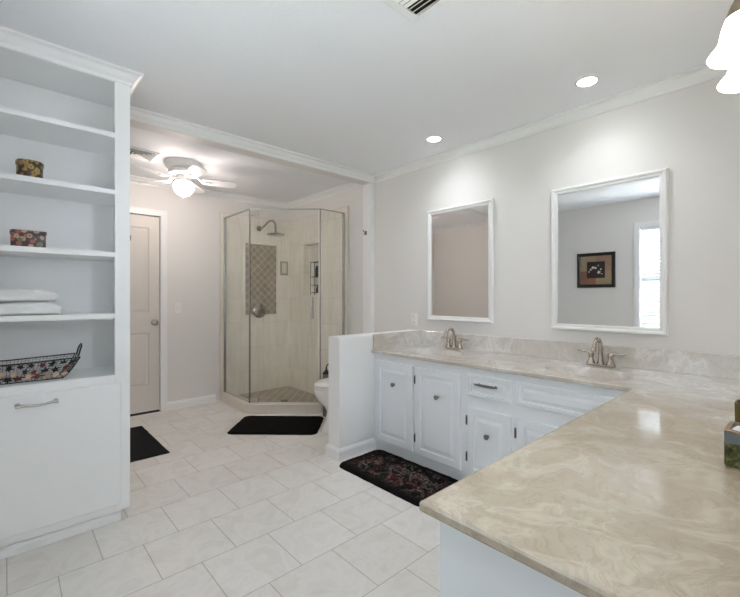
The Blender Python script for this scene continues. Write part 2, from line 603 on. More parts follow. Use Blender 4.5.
def rrect(cx, cy, hx, hy, r, n=6):
    p = []
    for (sx, sy, a) in ((1, 1, 0), (-1, 1, PI / 2), (-1, -1, PI), (1, -1, 1.5 * PI)):
        for i in range(n + 1):
            t = a + PI / 2 * i / n
            p.append((cx + sx * (hx - r) + r * math.cos(t), cy + sy * (hy - r) + r * math.sin(t)))
    return p

# ------------------------------------------------------------------ room shell
T = 0.12
struct('floor', MB().box(XL - T, XR + T, YN - T, YB + T, -0.1, 0), M['floor'])
struct('ceiling', MB().box(XL - T, XR + T, YN - T, YB + T, CEIL, CEIL + 0.1), M['ceiling'])
NY0, NY1, NZ0, NZ1 = 3.90, 4.255, 1.225, 1.875          # shower niche
struct('wall_right', MB().box(XR, XR + T, YN - T, NY0, 0, CEIL).box(XR, XR + T, NY1, YB + T, 0, CEIL).box(XR, XR + T, NY0, NY1, 0, NZ0).box(XR, XR + T, NY0, NY1, NZ1, CEIL), M['wall'])
struct('wall_near', MB().box(XL - T, VX0, YN - T, YN, 0, CEIL).box(VX1, XR, YN - T, YN, 0, CEIL).box(VX0, VX1, YN - T, YN, 0, VZ0).box(VX0, VX1, YN - T, YN, VZ1, CEIL), M['wall'])
# back wall with the door opening
DX0, DX1, DZ = 0.54, 1.214, 2.068
b = MB().box(XL - T, DX0 - 0.012, YB, YB + T, 0, CEIL).box(DX1 + 0.012, XR, YB, YB + T, 0, CEIL).box(DX0 - 0.012, DX1 + 0.012, YB, YB + T, DZ + 0.012, CEIL)
struct('wall_back', b, M['wall'])
struct('wall_gap_backing', MB().box(DX0 - 0.1, DX1 + 0.1, YB + T + 0.05, YB + T + 0.09, 0, 2.3), M['void'])  # unseen black backing, added to keep the gap under the door dark
# left wall with the window opening
b = MB().box(XL - T, XL, YN, WY0, 0, CEIL).box(XL - T, XL, WY1, YB, 0, CEIL).box(XL - T, XL, WY0, WY1, 0, WZ0).box(XL - T, XL, WY0, WY1, WZ1, CEIL)
struct('wall_left', b, M['wall'])
# header and its wall end
struct('wall_header', MB().box(XL, XR, YH0, YH1, 2.37, CEIL), M['wall'])
struct('wall_jamb', MB().box(2.722, XR, YH0, YH1, 0.0, 2.37), M['trim'])
# half-height wall beside the vanity
struct('wall_knee', MB().box(1.835, XR, 2.34, 2.48, 0, 0.915), M['trim'], bevel=0.006)

CR = [(0, CEIL - 0.066), (0.006, CEIL - 0.066), (0.010, CEIL - 0.052), (0.024, CEIL - 0.038), (0.036, CEIL - 0.018), (0.046, CEIL - 0.013), (0.054, CEIL - 0.011), (0.054, CEIL), (0, CEIL)]
def crown(name, path, side): struct(name, MB().sweep(path, CR, side=side), M['trim'])
def crown_loop(pts, names):
    """mitred crown pieces round a room, one object each"""
    n = len(pts)
    P = [Vector(p) for p in pts]
    def nrm(a, b):
        d = (b - a).normalized(); return Vector((-d.y, d.x))
    for i, nm in enumerate(names):
        if not nm: continue
        rings = []
        for k in (i, (i + 1) % n):
            n1 = nrm(P[k - 1], P[k]); n2 = nrm(P[k], P[(k + 1) % n])
            m = n1 + n2; m = m / m.dot(n1)
            rings.append([(P[k].x + m.x * d, P[k].y + m.y * d, z) for d, z in CR])
        struct(nm, MB().loft(rings), M['trim'])
BX1, BY0, BY1 = 0.505, 2.50, 2.87     # bookcase right side, front, back
crown_loop([(XR, YN), (XR, YH0), (XL, YH0), (XL, YN)], ['trim_1', 'trim_2', None, 'trim_3'])
crown_loop([(XR, YH1), (XR, YB), (XL, YB), (XL, YH1)], ['trim_4', 'trim_5', 'trim_6', 'trim_7'])

BB = [(0, 0), (0.014, 0), (0.014, 0.066), (0.009, 0.078), (0.004, 0.086), (0, 0.088)]
struct('baseboard_knee', MB().sweep([(2.20, 2.34), (1.835, 2.34), (1.835, 2.48), (XR, 2.48)], BB, side=1), M['trim'])
struct('baseboard_back', MB().sweep([(1.276, YB), (1.80, YB)], BB, side=-1), M['trim'])
struct('baseboard_right', MB().sweep([(XR, 2.50), (XR, 2.955)], BB, side=1), M['trim'])
struct('baseboard_left', MB().sweep([(XL, YB), (XL, YH1)], BB, side=1), M['trim'])

# door casing and door
cas = MB()
prof = [(0, 0), (0.062, 0), (0.062, 0.010), (0.050, 0.016), (0.020, 0.018), (0.006, 0.013), (0, 0.011)]
for x0, x1 in ((DX1, DX1 + 0.062), (DX0 - 0.062, DX0)):
    cas.box(x0, x1, YB - 0.016, YB, 0, DZ + 0.062)
cas.box(DX0, DX1, YB - 0.016, YB, DZ, DZ + 0.062)
cas.box(DX1 - 0.001, DX1 + 0.011, YB, YB + T, 0, DZ).box(DX0 - 0.011, DX0 + 0.001, YB, YB + T, 0, DZ).box(DX0, DX1, YB, YB + T, DZ, DZ + 0.011)
struct('door_gap_shade', MB().box(DX0 + 0.001, DX1 - 0.001, YB + 0.012, YB + 0.07, 0.0005, 0.008), M['void'])  # black strip painted in for the shade of the gap under the door
struct('trim_8', cas, M['trim'], bevel=0.003)
door = bpy.data.objects.new('door_1', None); COL.objects.link(door); door.location = ((DX0 + DX1) / 2, YB + 0.02, 0.018); door['kind'] = 'structure'
mpd = lambda u, v, w: (u, YB + 0.022 - w, v)
leaf = MB()
dz0, dz1 = 0.022, DZ - 0.004
dx0, dx1 = DX0 + 0.004, DX1 - 0.004
px0, px1 = dx0 + 0.098, dx1 - 0.098
leaf.box(dx0, px0, YB + 0.022, YB + 0.058, dz0, dz1).box(px1, dx1, YB + 0.022, YB + 0.058, dz0, dz1)
for z0, z1 in ((dz0, 0.285), (0.84, 1.05), (1.94, dz1)):
    leaf.box(px0, px1, YB + 0.022, YB + 0.058, z0, z1)
for z0, z1 in ((0.285, 0.84), (1.05, 1.94)):
    leaf.panel(mpd, px0, px1, z0, z1, [(0, -0.03), (0, -0.001), (0.006, -0.007), (0.016, -0.007), (0.034, -0.003)])
leaf.build('door_leaf', M['doorpaint'], door)
kn = MB().lathe([(0.030, 0), (0.030, -0.006), (0.012, -0.010), (0.012, -0.032), (0.024, -0.038), (0.029, -0.050), (0.026, -0.062), (0.012, -0.068), (0.001, -0.069)], (1.158, YB + 0.022, 0.948), 24, 'y')
kn.build('door_knob', M['nickel'], door, smooth=True)

# ------------------------------------------------------------------ window, blind, lawn outside
win = bpy.data.objects.new('window_1', None); COL.objects.link(win); win.location = (XL, (WY0 + WY1) / 2, WZ0); win['kind'] = 'structure'
mpl = lambda u, v, w: (XL + w, u, v)
c = MB().frame(mpl, WY0 - 0.066, WY1 + 0.066, WZ0 - 0.066, WZ1 + 0.066, [(0, 0), (0.068, 0), (0.068, 0.012), (0.05, 0.018), (0.015, 0.02), (0, 0.012)])
c.build('window_casing', M['trim'], win)
MB().box(XL - 0.02, XL + 0.045, WY0 - 0.085, WY1 + 0.085, WZ0 - 0.02, WZ0 + 0.004).build('window_sill', M['trim'], win, bevel=0.004)
zm = 1.44
fr = MB()
for z0, z1 in ((WZ0 + 0.002, zm + 0.018), (zm - 0.018, WZ1 - 0.002)):
    fr.frame(lambda u, v, w: (XL - 0.10 + w, u, v), WY0 + 0.002, WY1 - 0.002, z0, z1, [(0, 0), (0.042, 0), (0.042, 0.03), (0, 0.03)])
fr.build('window_sash', M['trim'], win)
MB().box(XL - 0.092, XL - 0.088, WY0 + 0.04, WY1 - 0.04, WZ0 + 0.04, WZ1 - 0.04).build('window_pane', M['pane'], win)
added_win = bpy.data.objects.new('added_window', None); COL.objects.link(added_win); added_win.location = ((VX0 + VX1) / 2, YN, VZ0); added_win['kind'] = 'structure'  # unseen opening, added as a second source of daylight
MB().frame(lambda u, v, w: (u, YN - 0.10 + w, v), VX0 + 0.002, VX1 - 0.002, VZ0 + 0.002, VZ1 - 0.002, [(0, 0), (0.04, 0), (0.04, 0.03), (0, 0.03)]).build('window_sash', M['trim'], added_win)
MB().box(VX0 + 0.038, VX1 - 0.038, YN - 0.092, YN - 0.088, VZ0 + 0.038, VZ1 - 0.038).build('window_pane', M['pane'], added_win)
hg = MB(); hr = random.Random(2)
rows = []
for i_ in range(9):
    z_ = -0.4 + 2.25 * i_ / 8
    rows.append([(-7.0 + 0.25 * math.sin(j_ * 0.9 + i_) + hr.uniform(-0.1, 0.1) + 0.35 * (i_ / 8) ** 3 * -1, -6 + 0.4 * j_, z_ + (hr.uniform(-0.2, 0.15) if i_ == 8 else 0)) for j_ in range(40)])
rows.append([(-8.2, y_, z_ + 0.05) for (_, y_, z_) in rows[-1]])
rows.append([(-8.3, y_, -0.4) for (_, y_, z_) in rows[-1]])
hg.loft(rows, False, False, False)
tag(hg.build('ground_hedge', M['hedge'], smooth=60), kind='structure')
bl = thing('window_blind', 'white horizontal slat blind hung in the window opposite the vanity, seen in the wider mirror', 'blind', (XL - 0.035, (WY0 + WY1) / 2, WZ1))
MB().box(XL - 0.062, XL - 0.008, WY0 + 0.012, WY1 - 0.012, WZ1 - 0.045, WZ1 - 0.001).build('headrail', M['blind'], bl, bevel=0.004)
s_ = MB(); z = WZ1 - 0.065
while z > WZ0 + 0.05:
    c_, s2 = math.cos(math.radians(54)) * 0.022, math.sin(math.radians(54)) * 0.022
    xm = XL - 0.035
    s_.loft([[(xm - c_, y, z - s2), (xm, y, z + 0.003), (xm + c_, y, z + s2), (xm + c_, y, z + s2 - 0.0018), (xm, y, z + 0.001), (xm - c_, y, z - s2 - 0.0018)] for y in (WY0 + 0.014, WY1 - 0.014)])
    z -= 0.044
s_.build('slats', M['blind'], bl)
MB().box(XL - 0.058, XL - 0.012, WY0 + 0.014, WY1 - 0.014, WZ0 + 0.014, WZ0 + 0.032).build('bottom_rail', M['blind'], bl, bevel=0.003)
for y in (WY0 + 0.12, WY1 - 0.12):
    MB().tube([(XL - 0.035, y, WZ1 - 0.04), (XL - 0.035, y, WZ0 + 0.03)], 0.0012, 5).build('ladder_cord', M['blind'], bl)
tag(MB().box(-14, -4.0, -12, 14, -0.5, -0.4).build('ground_lawn', M['grass'], origin=(-6, 0, -0.4)), kind='structure')
tag(MB().box(-4.0, -0.6, -12, 14, -0.5, -0.4).box(-0.6, 6, -12, -0.4, -0.5, -0.4).build('ground_bounce', M['bounce_ground'], origin=(-2, 0, -0.4)), kind='structure')  # pale unseen paving, added to bounce untinted daylight inside

# ------------------------------------------------------------------ shower
tile_back = MB()
ax0, ax1, az0, az1 = 2.135, 2.600, 0.975, 1.895        # accent panel
TX0 = 1.852
tile_back.box(TX0, XR - 0.014, YB - 0.014, YB, 0, 2.20)
struct('wall_shower_back', tile_back, M['tile_back'])
TY0 = 3.372
r_ = MB().box(XR - 0.014, XR, TY0, NY0, 0, 2.20).box(XR - 0.014, XR, NY1, YB, 0, 2.20).box(XR - 0.014, XR, NY0, NY1, 0, NZ0).box(XR - 0.014, XR, NY0, NY1, NZ1, 2.20)
struct('wall_shower_right', r_, M['tile_right'])
tb = MB().box(TX0 - 0.012, TX0, YB - 0.016, YB, 0.0, 2.21).box(TX0 - 0.012, XR - 0.014, YB - 0.016, YB, 2.20, 2.21)
tb.box(XR - 0.016, XR, TY0 - 0.014, TY0, 0.0, 2.21).box(XR - 0.016, XR, TY0 - 0.014, YB - 0.014, 2.20, 2.21)
struct('trim_9', tb, M['curb'])

ap = thing('accent_tile_panel', 'tall brown diamond lattice accent tile panel on the back shower wall', 'tile panel', ((ax0 + ax1) / 2, YB - 0.014, az0))
mpb = lambda u, v, w: (u, YB - 0.014 - w, v)
MB().box(ax0 + 0.02, ax1 - 0.02, YB - 0.020, YB - 0.014, az0 + 0.02, az1 - 0.02).build('lattice_tiles', M['accent'], ap)
MB().frame(mpb, ax0, ax1, az0, az1, [(0, 0), (0.024, 0), (0.024, 0.008), (0.018, 0.012), (0.006, 0.012), (0, 0.008)]).build('border', M['tile_back'], ap)

ni = thing('shower_niche', 'white framed recessed shelf niche in the right shower wall', 'niche', (XR, (NY0 + NY1) / 2, NZ0))
D = 0.075
nb = MB().box(XR - 0.014 + 0.002, XR + D, NY0, NY0 + 0.012, NZ0, NZ1).box(XR - 0.012, XR + D, NY1 - 0.012, NY1, NZ0, NZ1)
nb.box(XR - 0.012, XR + D, NY0 + 0.012, NY1 - 0.012, NZ0, NZ0 + 0.012).box(XR - 0.012, XR + D, NY0 + 0.012, NY1 - 0.012, NZ1 - 0.012, NZ1)
nb.box(XR + D - 0.01, XR + D, NY0, NY1, NZ0, NZ1)
nb.build('recess', M['tile_right'], ni)
MB().frame(lambda u, v, w: (XR - 0.014 - w, u, v), NY0 - 0.024, NY1 + 0.024, NZ0 - 0.024, NZ1 + 0.024, [(0, 0), (0.026, 0), (0.026, 0.010), (0, 0.010)]).build('border', M['tile_right'], ni)

# neo-angle enclosure: fixed left pane, angled door, fixed right pane
GZ0, GZ1 = 0.10, 2.135
P0, P1, P2, P3 = (1.90, YB - 0.016), (1.90, 3.957), (2.431, 3.43), (XR - 0.016, 3.43)
se = thing('shower_enclosure', 'frameless neo-angle glass shower enclosure in the far alcove corner', 'shower', (2.3, 4.0, 0))
CURB = [(-0.05, 0.0), (0.05, 0.0), (0.05, GZ0), (-0.05, GZ0)]
def offs(path, d):
    P = [Vector(p) for p in path]; out = []
    for i in range(len(P)):
        def nrm(a, b):
            v = (b - a).normalized(); return Vector((-v.y, v.x))
        if 0 < i < len(P) - 1:
            n1, n2 = nrm(P[i - 1], P[i]), nrm(P[i], P[i + 1]); m = n1 + n2; m = m / m.dot(n1)
        else:
            m = nrm(P[0], P[1]) if i == 0 else nrm(P[-2], P[-1])
        out.append((P[i].x + m.x * d, P[i].y + m.y * d))
    return out
path = [P0, P1, P2, P3]
MB().sweep(path, CURB, side=1).build('curb', M['curb'], se, bevel=0.004)
inner = offs(path, 0.05)
MB().prism(inner + [(XR - 0.016, YB - 0.016)], 'z', 0.002, 0.04).build('shower_pan', M['pan'], se)
MB().lathe([(0.045, 0), (0.045, 0.003), (0.03, 0.0035)], (2.33, 3.98, 0.04), 20).build('drain', M['hinge'], se)
def pane(name, a, b, ga, gb, z0, z1, th=0.009):
    a, b = Vector(a), Vector(b); d = (b - a).normalized(); n = Vector((-d.y, d.x)) * th / 2
    a = a + d * ga; b = b - d * gb
    o = MB().prism([tuple(a + n), tuple(b + n), tuple(b - n), tuple(a - n)], 'z', z0, z1).build(name, M['glass'], se)
    o.data.materials.append(M['glass_edge'])
    for p in o.data.polygons:
        if abs(p.normal.dot(Vector((n.x, n.y, 0)).normalized())) < 0.5: p.material_index = 1
    return o
pane('glass_panel', P0, P1, 0.004, 0.004, GZ0 + 0.008, GZ1)
pane('glass_panel', P2, P3, 0.004, 0.004, GZ0 + 0.008, GZ1)
gd = pane('glass_door', P1, P2, 0.012, 0.012, GZ0 + 0.014, GZ1 - 0.004)
dv = (Vector(P2) - Vector(P1)).normalized(); nv = Vector((-dv.y, dv.x))
def obox(mb, c, hu, hn, z0, z1):
    c = Vector(c)
    return mb.prism([tuple(c + dv * su * hu + nv * sn * hn) for su, sn in ((-1, -1), (1, -1), (1, 1), (-1, 1))], 'z', z0, z1)
for z0, z1 in ((GZ0 + 0.004, GZ0 + 0.056), (GZ1 - 0.058, GZ1 - 0.002)):
    obox(MB(), Vector(P1) + dv * 0.055, 0.045, 0.012, z0, z1).build('hinge', M['chrome'], gd, bevel=0.003)
hc = Vector(P2) - dv * 0.085
hd = MB()
for sgn in (-1, 1):
    o_ = hc + nv * 0.045 * sgn
    hd.tube([(o_.x, o_.y, 0.985), (o_.x, o_.y, 1.215)], 0.0095, 10)
    for zz in (1.005, 1.195):
        i_ = hc + nv * 0.004 * sgn
        hd.tube([(i_.x, i_.y, zz), (o_.x, o_.y, zz)], 0.008, 8)
hd.build('door_handle', M['chrome'], gd, smooth=True)
s1 = Vector(P2) - dv * 0.009
obox(MB(), s1, 0.005, 0.007, GZ0 + 0.012, GZ1 - 0.004).build('seal_strip', M['plate'], gd)
# wall channels and top rail
MB().box(P0[0] - 0.012, P0[0] + 0.012, YB - 0.034, YB - 0.0165, GZ0, GZ1 + 0.004).build('wall_channel', M['satin'], se)
MB().box(XR - 0.034, XR - 0.0165, P3[1] - 0.012, P3[1] + 0.012, GZ0, GZ1 + 0.004).build('wall_channel', M['satin'], se)
MB().sweep([P0, P1], [(-0.009, GZ1), (0.009, GZ1), (0.009, GZ1 + 0.016), (-0.009, GZ1 + 0.016)]).build('header_rail', M['satin'], se)
MB().sweep([P1, P2, P3], [(-0.008, GZ1), (0.008, GZ1), (0.008, GZ1 + 0.010), (-0.008, GZ1 + 0.010)]).build('header_rail', M['satin'], se)
for q in (P1, P2):
    MB().lathe([(0.0075, GZ0), (0.0075, GZ1 + 0.004)], (q[0], q[1], 0), 8).build('corner_post', M['pull'], se)

# shower fittings
WYT = YB - 0.014
sh = thing('rain_shower', 'chrome rain shower head on a curved arm from the back shower wall', 'shower head', (2.34, WYT, 2.07))
MB().lathe([(0.034, -0.0005), (0.034, -0.006), (0.026, -0.016), (0.012, -0.020)], (2.34, WYT, 2.07), 24, 'y').build('flange', M['shower_metal'], sh, smooth=True)
pts = [(2.34, WYT - 0.01, 2.07), (2.343, WYT - 0.06, 2.068), (2.349, WYT - 0.11, 2.085), (2.358, WYT - 0.17, 2.12), (2.366, WYT - 0.22, 2.138), (2.374, WYT - 0.27, 2.135), (2.382, WYT - 0.31, 2.11), (2.385, WYT - 0.325, 2.07), (2.386, WYT - 0.33, 1.985)]
MB().tube(pts, 0.0125, 10).build('arm', M['shower_metal'], sh, smooth=True)
MB().lathe([(0.014, 0.03), (0.018, 0.012), (0.03, 0.008), (0.10, 0.0), (0.104, -0.006), (0.102, -0.014), (0.09, -0.016)], (2.386, WYT - 0.33, 1.968), 32).build('spray_head', M['shower_metal'], sh, smooth=True)
sv = thing('shower_valve', 'round chrome shower valve trim below the lattice panel', 'shower valve', (2.339, WYT - 0.02, 1.042))
yv = WYT - 0.0125
MB().lathe([(0.088, 0), (0.088, -0.004), (0.080, -0.010), (0.045, -0.014), (0.04, -0.03), (0.034, -0.034)], (2.339, yv, 1.042), 36, 'y').build('escutcheon', M['shower_metal'], sv, smooth=True)
MB().lathe([(0.030, -0.034), (0.030, -0.060), (0.024, -0.068), (0.002, -0.070)], (2.339, yv, 1.042), 24, 'y').tube([(2.339, yv - 0.055, 1.042), (2.380, yv - 0.062, 0.995)], [0.011, 0.008], 10).build('valve_handle', M['pull'], sv, smooth=True)
sd = thing('reflection_dish', 'ceramic soap dish standing in for a likely glass reflection at the inner shower corner', 'soap dish', (2.69, WYT, 1.56))  # solid dish built in place of a likely reflection in the glass
MB().frame(mpb, 2.635, 2.745, 1.50, 1.68, [(0, 0), (0.018, 0), (0.018, 0.012), (0.009, 0.018), (0, 0.012)]).build('rim', M['soap'], sd)
MB().box(2.65, 2.73, WYT - 0.004, WYT - 0.0005, 1.515, 1.665).build('back_plate', M['tile_back'], sd)
MB().prism([(2.648, WYT - 0.003), (2.732, WYT - 0.003), (2.72, WYT - 0.05), (2.66, WYT - 0.05)], 'z', 1.512, 1.524).build('tray', M['soap'], sd, bevel=0.003)
# black wire caddy with bottles hanging in the niche
cd = thing('shower_caddy', 'black wire caddy with shelves standing in the shower niche', 'caddy', (XR + 0.02, 4.00, NZ0 + 0.012))
k = MB()
cx0, cx1, cy0, cy1, cz = XR - 0.004, XR + 0.055, 3.93, 4.10, NZ0 + 0.0125
for x in (cx0, cx1):
    for y in (cy0, cy1):
        k.tube([(x, y, cz), (x, y, 1.65)], 0.004, 6)
k.build('post', M['wire'], cd)
for z_ in (cz + 0.03, 1.36, 1.46, 1.64):
    k = MB()
    for x in (cx0, cx1): k.tube([(x, cy0, z_), (x, cy1, z_)], 0.004, 6)
    for i in range(9):
        y = cy0 + (cy1 - cy0) * i / 8
        k.tube([(cx0, y, z_), (cx1, y, z_)], 0.0025, 5)
    k.build('shelf_rack', M['wire'], cd)
bt = thing('shampoo_bottle', 'dark shampoo bottle on the lower tier of the niche caddy', 'bottle', (XR + 0.025, 3.985, cz + 0.0345))
MB().lathe([(0.024, 0), (0.026, 0.01), (0.026, 0.052), (0.018, 0.062)], (XR + 0.025, 3.985, cz + 0.0345), 16).build('bottle_body', M['bottle'], bt, smooth=True)
MB().lathe([(0.013, 0.062), (0.013, 0.080)], (XR + 0.025, 3.985, cz + 0.0345), 14).build('cap', M['black'], bt, smooth=True)
bt = thing('shampoo_bottle', 'black flip-top bottle on the middle tier of the niche caddy', 'bottle', (XR + 0.025, 4.0, 1.4645))
MB().lathe([(0.022, 0), (0.024, 0.01), (0.024, 0.10), (0.016, 0.11)], (XR + 0.025, 4.0, 1.4645), 16).build('bottle_body', M['black'], bt, smooth=True)
MB().lathe([(0.014, 0.11), (0.014, 0.13)], (XR + 0.025, 4.0, 1.4645), 14).build('cap', M['black'], bt, smooth=True)

# ------------------------------------------------------------------ toilet and brush
def rot_ellipse(cx, cy, rx, ry, z, n=32, back=None):
    p = []
    for j in range(n):
        a = 2 * PI * j / n
        x = cx + rx * math.cos(a) * (1.0 if math.cos(a) > 0 else 1.0)
        if back is not None: x = min(x, back)
        p.append((x, cy + ry * math.sin(a), z))
    return p
TY = 2.93
to = thing('toilet', 'white porcelain toilet behind the half wall beside the shower', 'toilet', (2.45, TY, 0))
rings = [rot_ellipse(2.37, TY, 0.27, 0.115, 0.0), rot_ellipse(2.37, TY, 0.262, 0.11, 0.03), rot_ellipse(2.385, TY, 0.235, 0.098, 0.10), rot_ellipse(2.39, TY, 0.225, 0.105, 0.17),
         rot_ellipse(2.38, TY, 0.245, 0.13, 0.22), rot_ellipse(2.35, TY, 0.275, 0.165, 0.28), rot_ellipse(2.325, TY, 0.285, 0.18, 0.34), rot_ellipse(2.322, TY, 0.287, 0.184, 0.375), rot_ellipse(2.322, TY, 0.282, 0.18, 0.39)]
MB().loft(rings).box(2.45, 2.60, TY - 0.12, TY + 0.12, 0.25, 0.385).build('bowl', M['porcelain'], to, smooth=50)
MB().loft([rot_ellipse(2.325, TY, 0.284, 0.183, 0.394, back=2.55), rot_ellipse(2.325, TY, 0.288, 0.186, 0.400, back=2.55), rot_ellipse(2.325, TY, 0.284, 0.183, 0.412, back=2.55)]).build('seat', M['porcelain'], to, smooth=50)
MB().loft([rot_ellipse(2.327, TY, 0.283, 0.182, 0.416, back=2.55), rot_ellipse(2.327, TY, 0.287, 0.185, 0.424, back=2.55), rot_ellipse(2.327, TY, 0.276, 0.176, 0.438, back=2.55), rot_ellipse(2.327, TY, 0.19, 0.11, 0.444, back=2.55)]).build('lid', M['porcelain'], to, smooth=50)
MB().prism(rrect(2.665, TY, 0.095, 0.215, 0.04), 'z', 0.385, 0.74).build('tank', M['porcelain'], to, bevel=0.006, smooth=40)
MB().prism(rrect(2.663, TY, 0.102, 0.223, 0.04), 'z', 0.741, 0.775).build('tank_lid', M['porcelain'], to, bevel=0.008, smooth=40)
MB().lathe([(0.012, 0), (0.012, -0.018)], (2.57, TY - 0.15, 0.69), 12, 'x').tube([(2.556, TY - 0.15, 0.69), (2.548, TY - 0.08, 0.682)], 0.006, 8).build('flush_lever', M['chrome'], to)
BXc, BYc = 2.425, 3.310
tbx = thing('toilet_brush', 'grey toilet brush canister with a black lid and hooked handle beside the toilet', 'toilet brush', (BXc, BYc, 0))
MB().lathe([(0.036, 0), (0.036, 0.425), (0.034, 0.43)], (BXc, BYc, 0.0005), 24).build('canister', M['steel_grey'], tbx, smooth=40)
MB().lathe([(0.039, 0.43), (0.039, 0.440), (0.022, 0.455), (0.008, 0.475), (0.008, 0.49)], (BXc, BYc, 0.0005), 24).build('lid', M['black'], tbx, smooth=40)
rx_, ry_ = math.sin(A), -math.cos(A)
MB().tube([(BXc, BYc, 0.485), (BXc, BYc, 0.505), (BXc + rx_ * 0.012, BYc + ry_ * 0.012, 0.522), (BXc + rx_ * 0.035, BYc + ry_ * 0.035, 0.535), (BXc + rx_ * 0.06, BYc + ry_ * 0.06, 0.538)], 0.006, 8).build('handle', M['black'], tbx, smooth=True)

# ------------------------------------------------------------------ bookcase
bc = thing('bookcase', 'tall white built-in bookcase with open shelves over a hamper door', 'bookcase', ((BX1 + XL) / 2, BY0, 0))
FX = 0.434                       # inner edge of the right stile
BZ0 = 0.066
g = 0.001
MB().box(BX1 - 0.02, BX1, BY0 + 0.02, BY1, BZ0, 2.372).build('side_panel', M['case'], bc)
MB().box(XL + g, XL + 0.02, BY0 + 0.02, BY1, BZ0, 2.372).build('side_panel', M['case'], bc)
MB().box(XL + 0.02, BX1 - 0.02, BY1 - 0.02, BY1, BZ0, 2.372).build('back_panel', M['case'], bc)
MB().box(XL + 0.02, BX1 - 0.02, BY0 + 0.02, BY1 - 0.02, 2.375, 2.39).build('top_panel', M['case'], bc)
MB().box(FX, BX1, BY0, BY0 + 0.02, BZ0, CEIL - g).build('stile', M['case'], bc, bevel=0.002)
MB().box(XL + g, -0.252, BY0, BY0 + 0.02, BZ0, CEIL - g).build('stile', M['case'], bc, bevel=0.002)
MB().box(-0.252, FX, BY0, BY0 + 0.02, 2.372, CEIL - g).build('top_rail', M['case'], bc)
MB().box(-0.252, FX, BY0, BY0 + 0.02, 0.755, 0.80).build('middle_rail', M['case'], bc, bevel=0.002)
MB().box(-0.252, FX, BY0, BY0 + 0.02, BZ0, 0.10).build('bottom_rail', M['case'], bc)
MB().box(XL + 0.02, BX1 - 0.02, BY0 + 0.02, BY1 - 0.02, 0.78, 0.80).build('shelf', M['case'], bc)
for zt in (1.129, 1.459, 1.795, 2.099):
    MB().box(XL + 0.02, BX1 - 0.02, BY0 + 0.0205, BY1 - 0.02, zt - 0.026, zt).box(-0.252, FX, BY0 + 0.002, BY0 + 0.0205, zt - 0.026, zt).build('shelf', M['case'], bc)
crb = [(d, z) for d, z in CR]
MB().sweep([(XL + g, BY0), (BX1, BY0), (BX1, YH0 - 0.06)], crb, side=-1).build('crown_molding', M['trim'], bc)
MB().box(XL + g, 0.468, BY0 + 0.03, BY0 + 0.05, 0, BZ0 + 0.002).box(0.448, 0.468, BY0 + 0.05, BY1, 0, BZ0 + 0.002).sweep([(XL + g, BY0 + 0.03), (0.466, BY0 + 0.03)], [(0, 0.001), (0.012, 0.001), (0.012, 0.034), (0.004, 0.046), (0, 0.048)], side=-1).build('toe_kick', M['case'], bc)
mpf = lambda u, v, w: (u, BY0 - w, v)
hd_ = MB().panel(mpf, -0.262, 0.460, 0.106, 0.757, [(0, 0.001), (0, 0.015), (0.004, 0.020)]).build('hamper_door', M['case'], bc)
hp = MB()
hz, hx0, hx1 = 0.711, 0.034, 0.190
yy = BY0 - 0.020
for x in (hx0 + 0.008, hx1 - 0.008):
    hp.lathe([(0.011, 0), (0.009, -0.006), (0.006, -0.010), (0.006, -0.026)], (x, yy, hz), 14, 'y')
hp.tube([(hx0, yy - 0.026, hz), (hx0 + 0.02, yy - 0.027, hz + 0.001), (hx0 + 0.05, yy - 0.030, hz - 0.003), ((hx0 + hx1) / 2, yy - 0.031, hz - 0.004), (hx1 - 0.05, yy - 0.030, hz - 0.003), (hx1 - 0.02, yy - 0.027, hz + 0.001), (hx1, yy - 0.026, hz)], [0.0075, 0.007, 0.006, 0.0055, 0.006, 0.007, 0.0075], 10)
hp.build('handle', M['satin'], hd_, smooth=True)

# things on the shelves
def hat_box(name, label, cx, cy, zt, rx, ry, h, lidh, mat, square):
    t = thing(name, label, 'box', (cx, cy, zt))
    if square:
        sh1, sh2 = rrect(cx, cy, rx, ry, 0.012, 4), rrect(cx, cy, rx + 0.003, ry + 0.003, 0.012, 4)
    else:
        sh1 = [(cx + rx * math.cos(2 * PI * j / 40), cy + ry * math.sin(2 * PI * j / 40)) for j in range(40)]
        sh2 = [(cx + (rx + 0.003) * math.cos(2 * PI * j / 40), cy + (ry + 0.003) * math.sin(2 * PI * j / 40)) for j in range(40)]
    MB().prism(sh1, 'z', zt, zt + h - lidh).build('box_body', mat, t, smooth=35)
    if square:
        MB().prism(sh2, 'z', zt + h - lidh, zt + h).build('lid', mat, t, smooth=35, bevel=0.003)
    else:
        def sc_(f, z): return [(cx + (x - cx) * f, cy + (y - cy) * f, z) for x, y in sh2]
        MB().loft([sc_(1, zt + h - lidh), sc_(1, zt + h - 0.006), sc_(0.96, zt + h), sc_(0.5, zt + h + 0.003)]).build('lid', mat, t, smooth=35)
    return t
hat_box('trinket_box', 'oval dark trinket box with gold flowers alone on the second shelf from top', 0.090, 2.600, 1.795, 0.0515, 0.044, 0.094, 0.022, M['floral_gold'], False)
hat_box('trinket_box', 'rectangular dark box with pink flowers alone on the middle shelf', 0.084, 2.600, 1.459, 0.066, 0.044, 0.084, 0.018, M['floral_pink'], True)

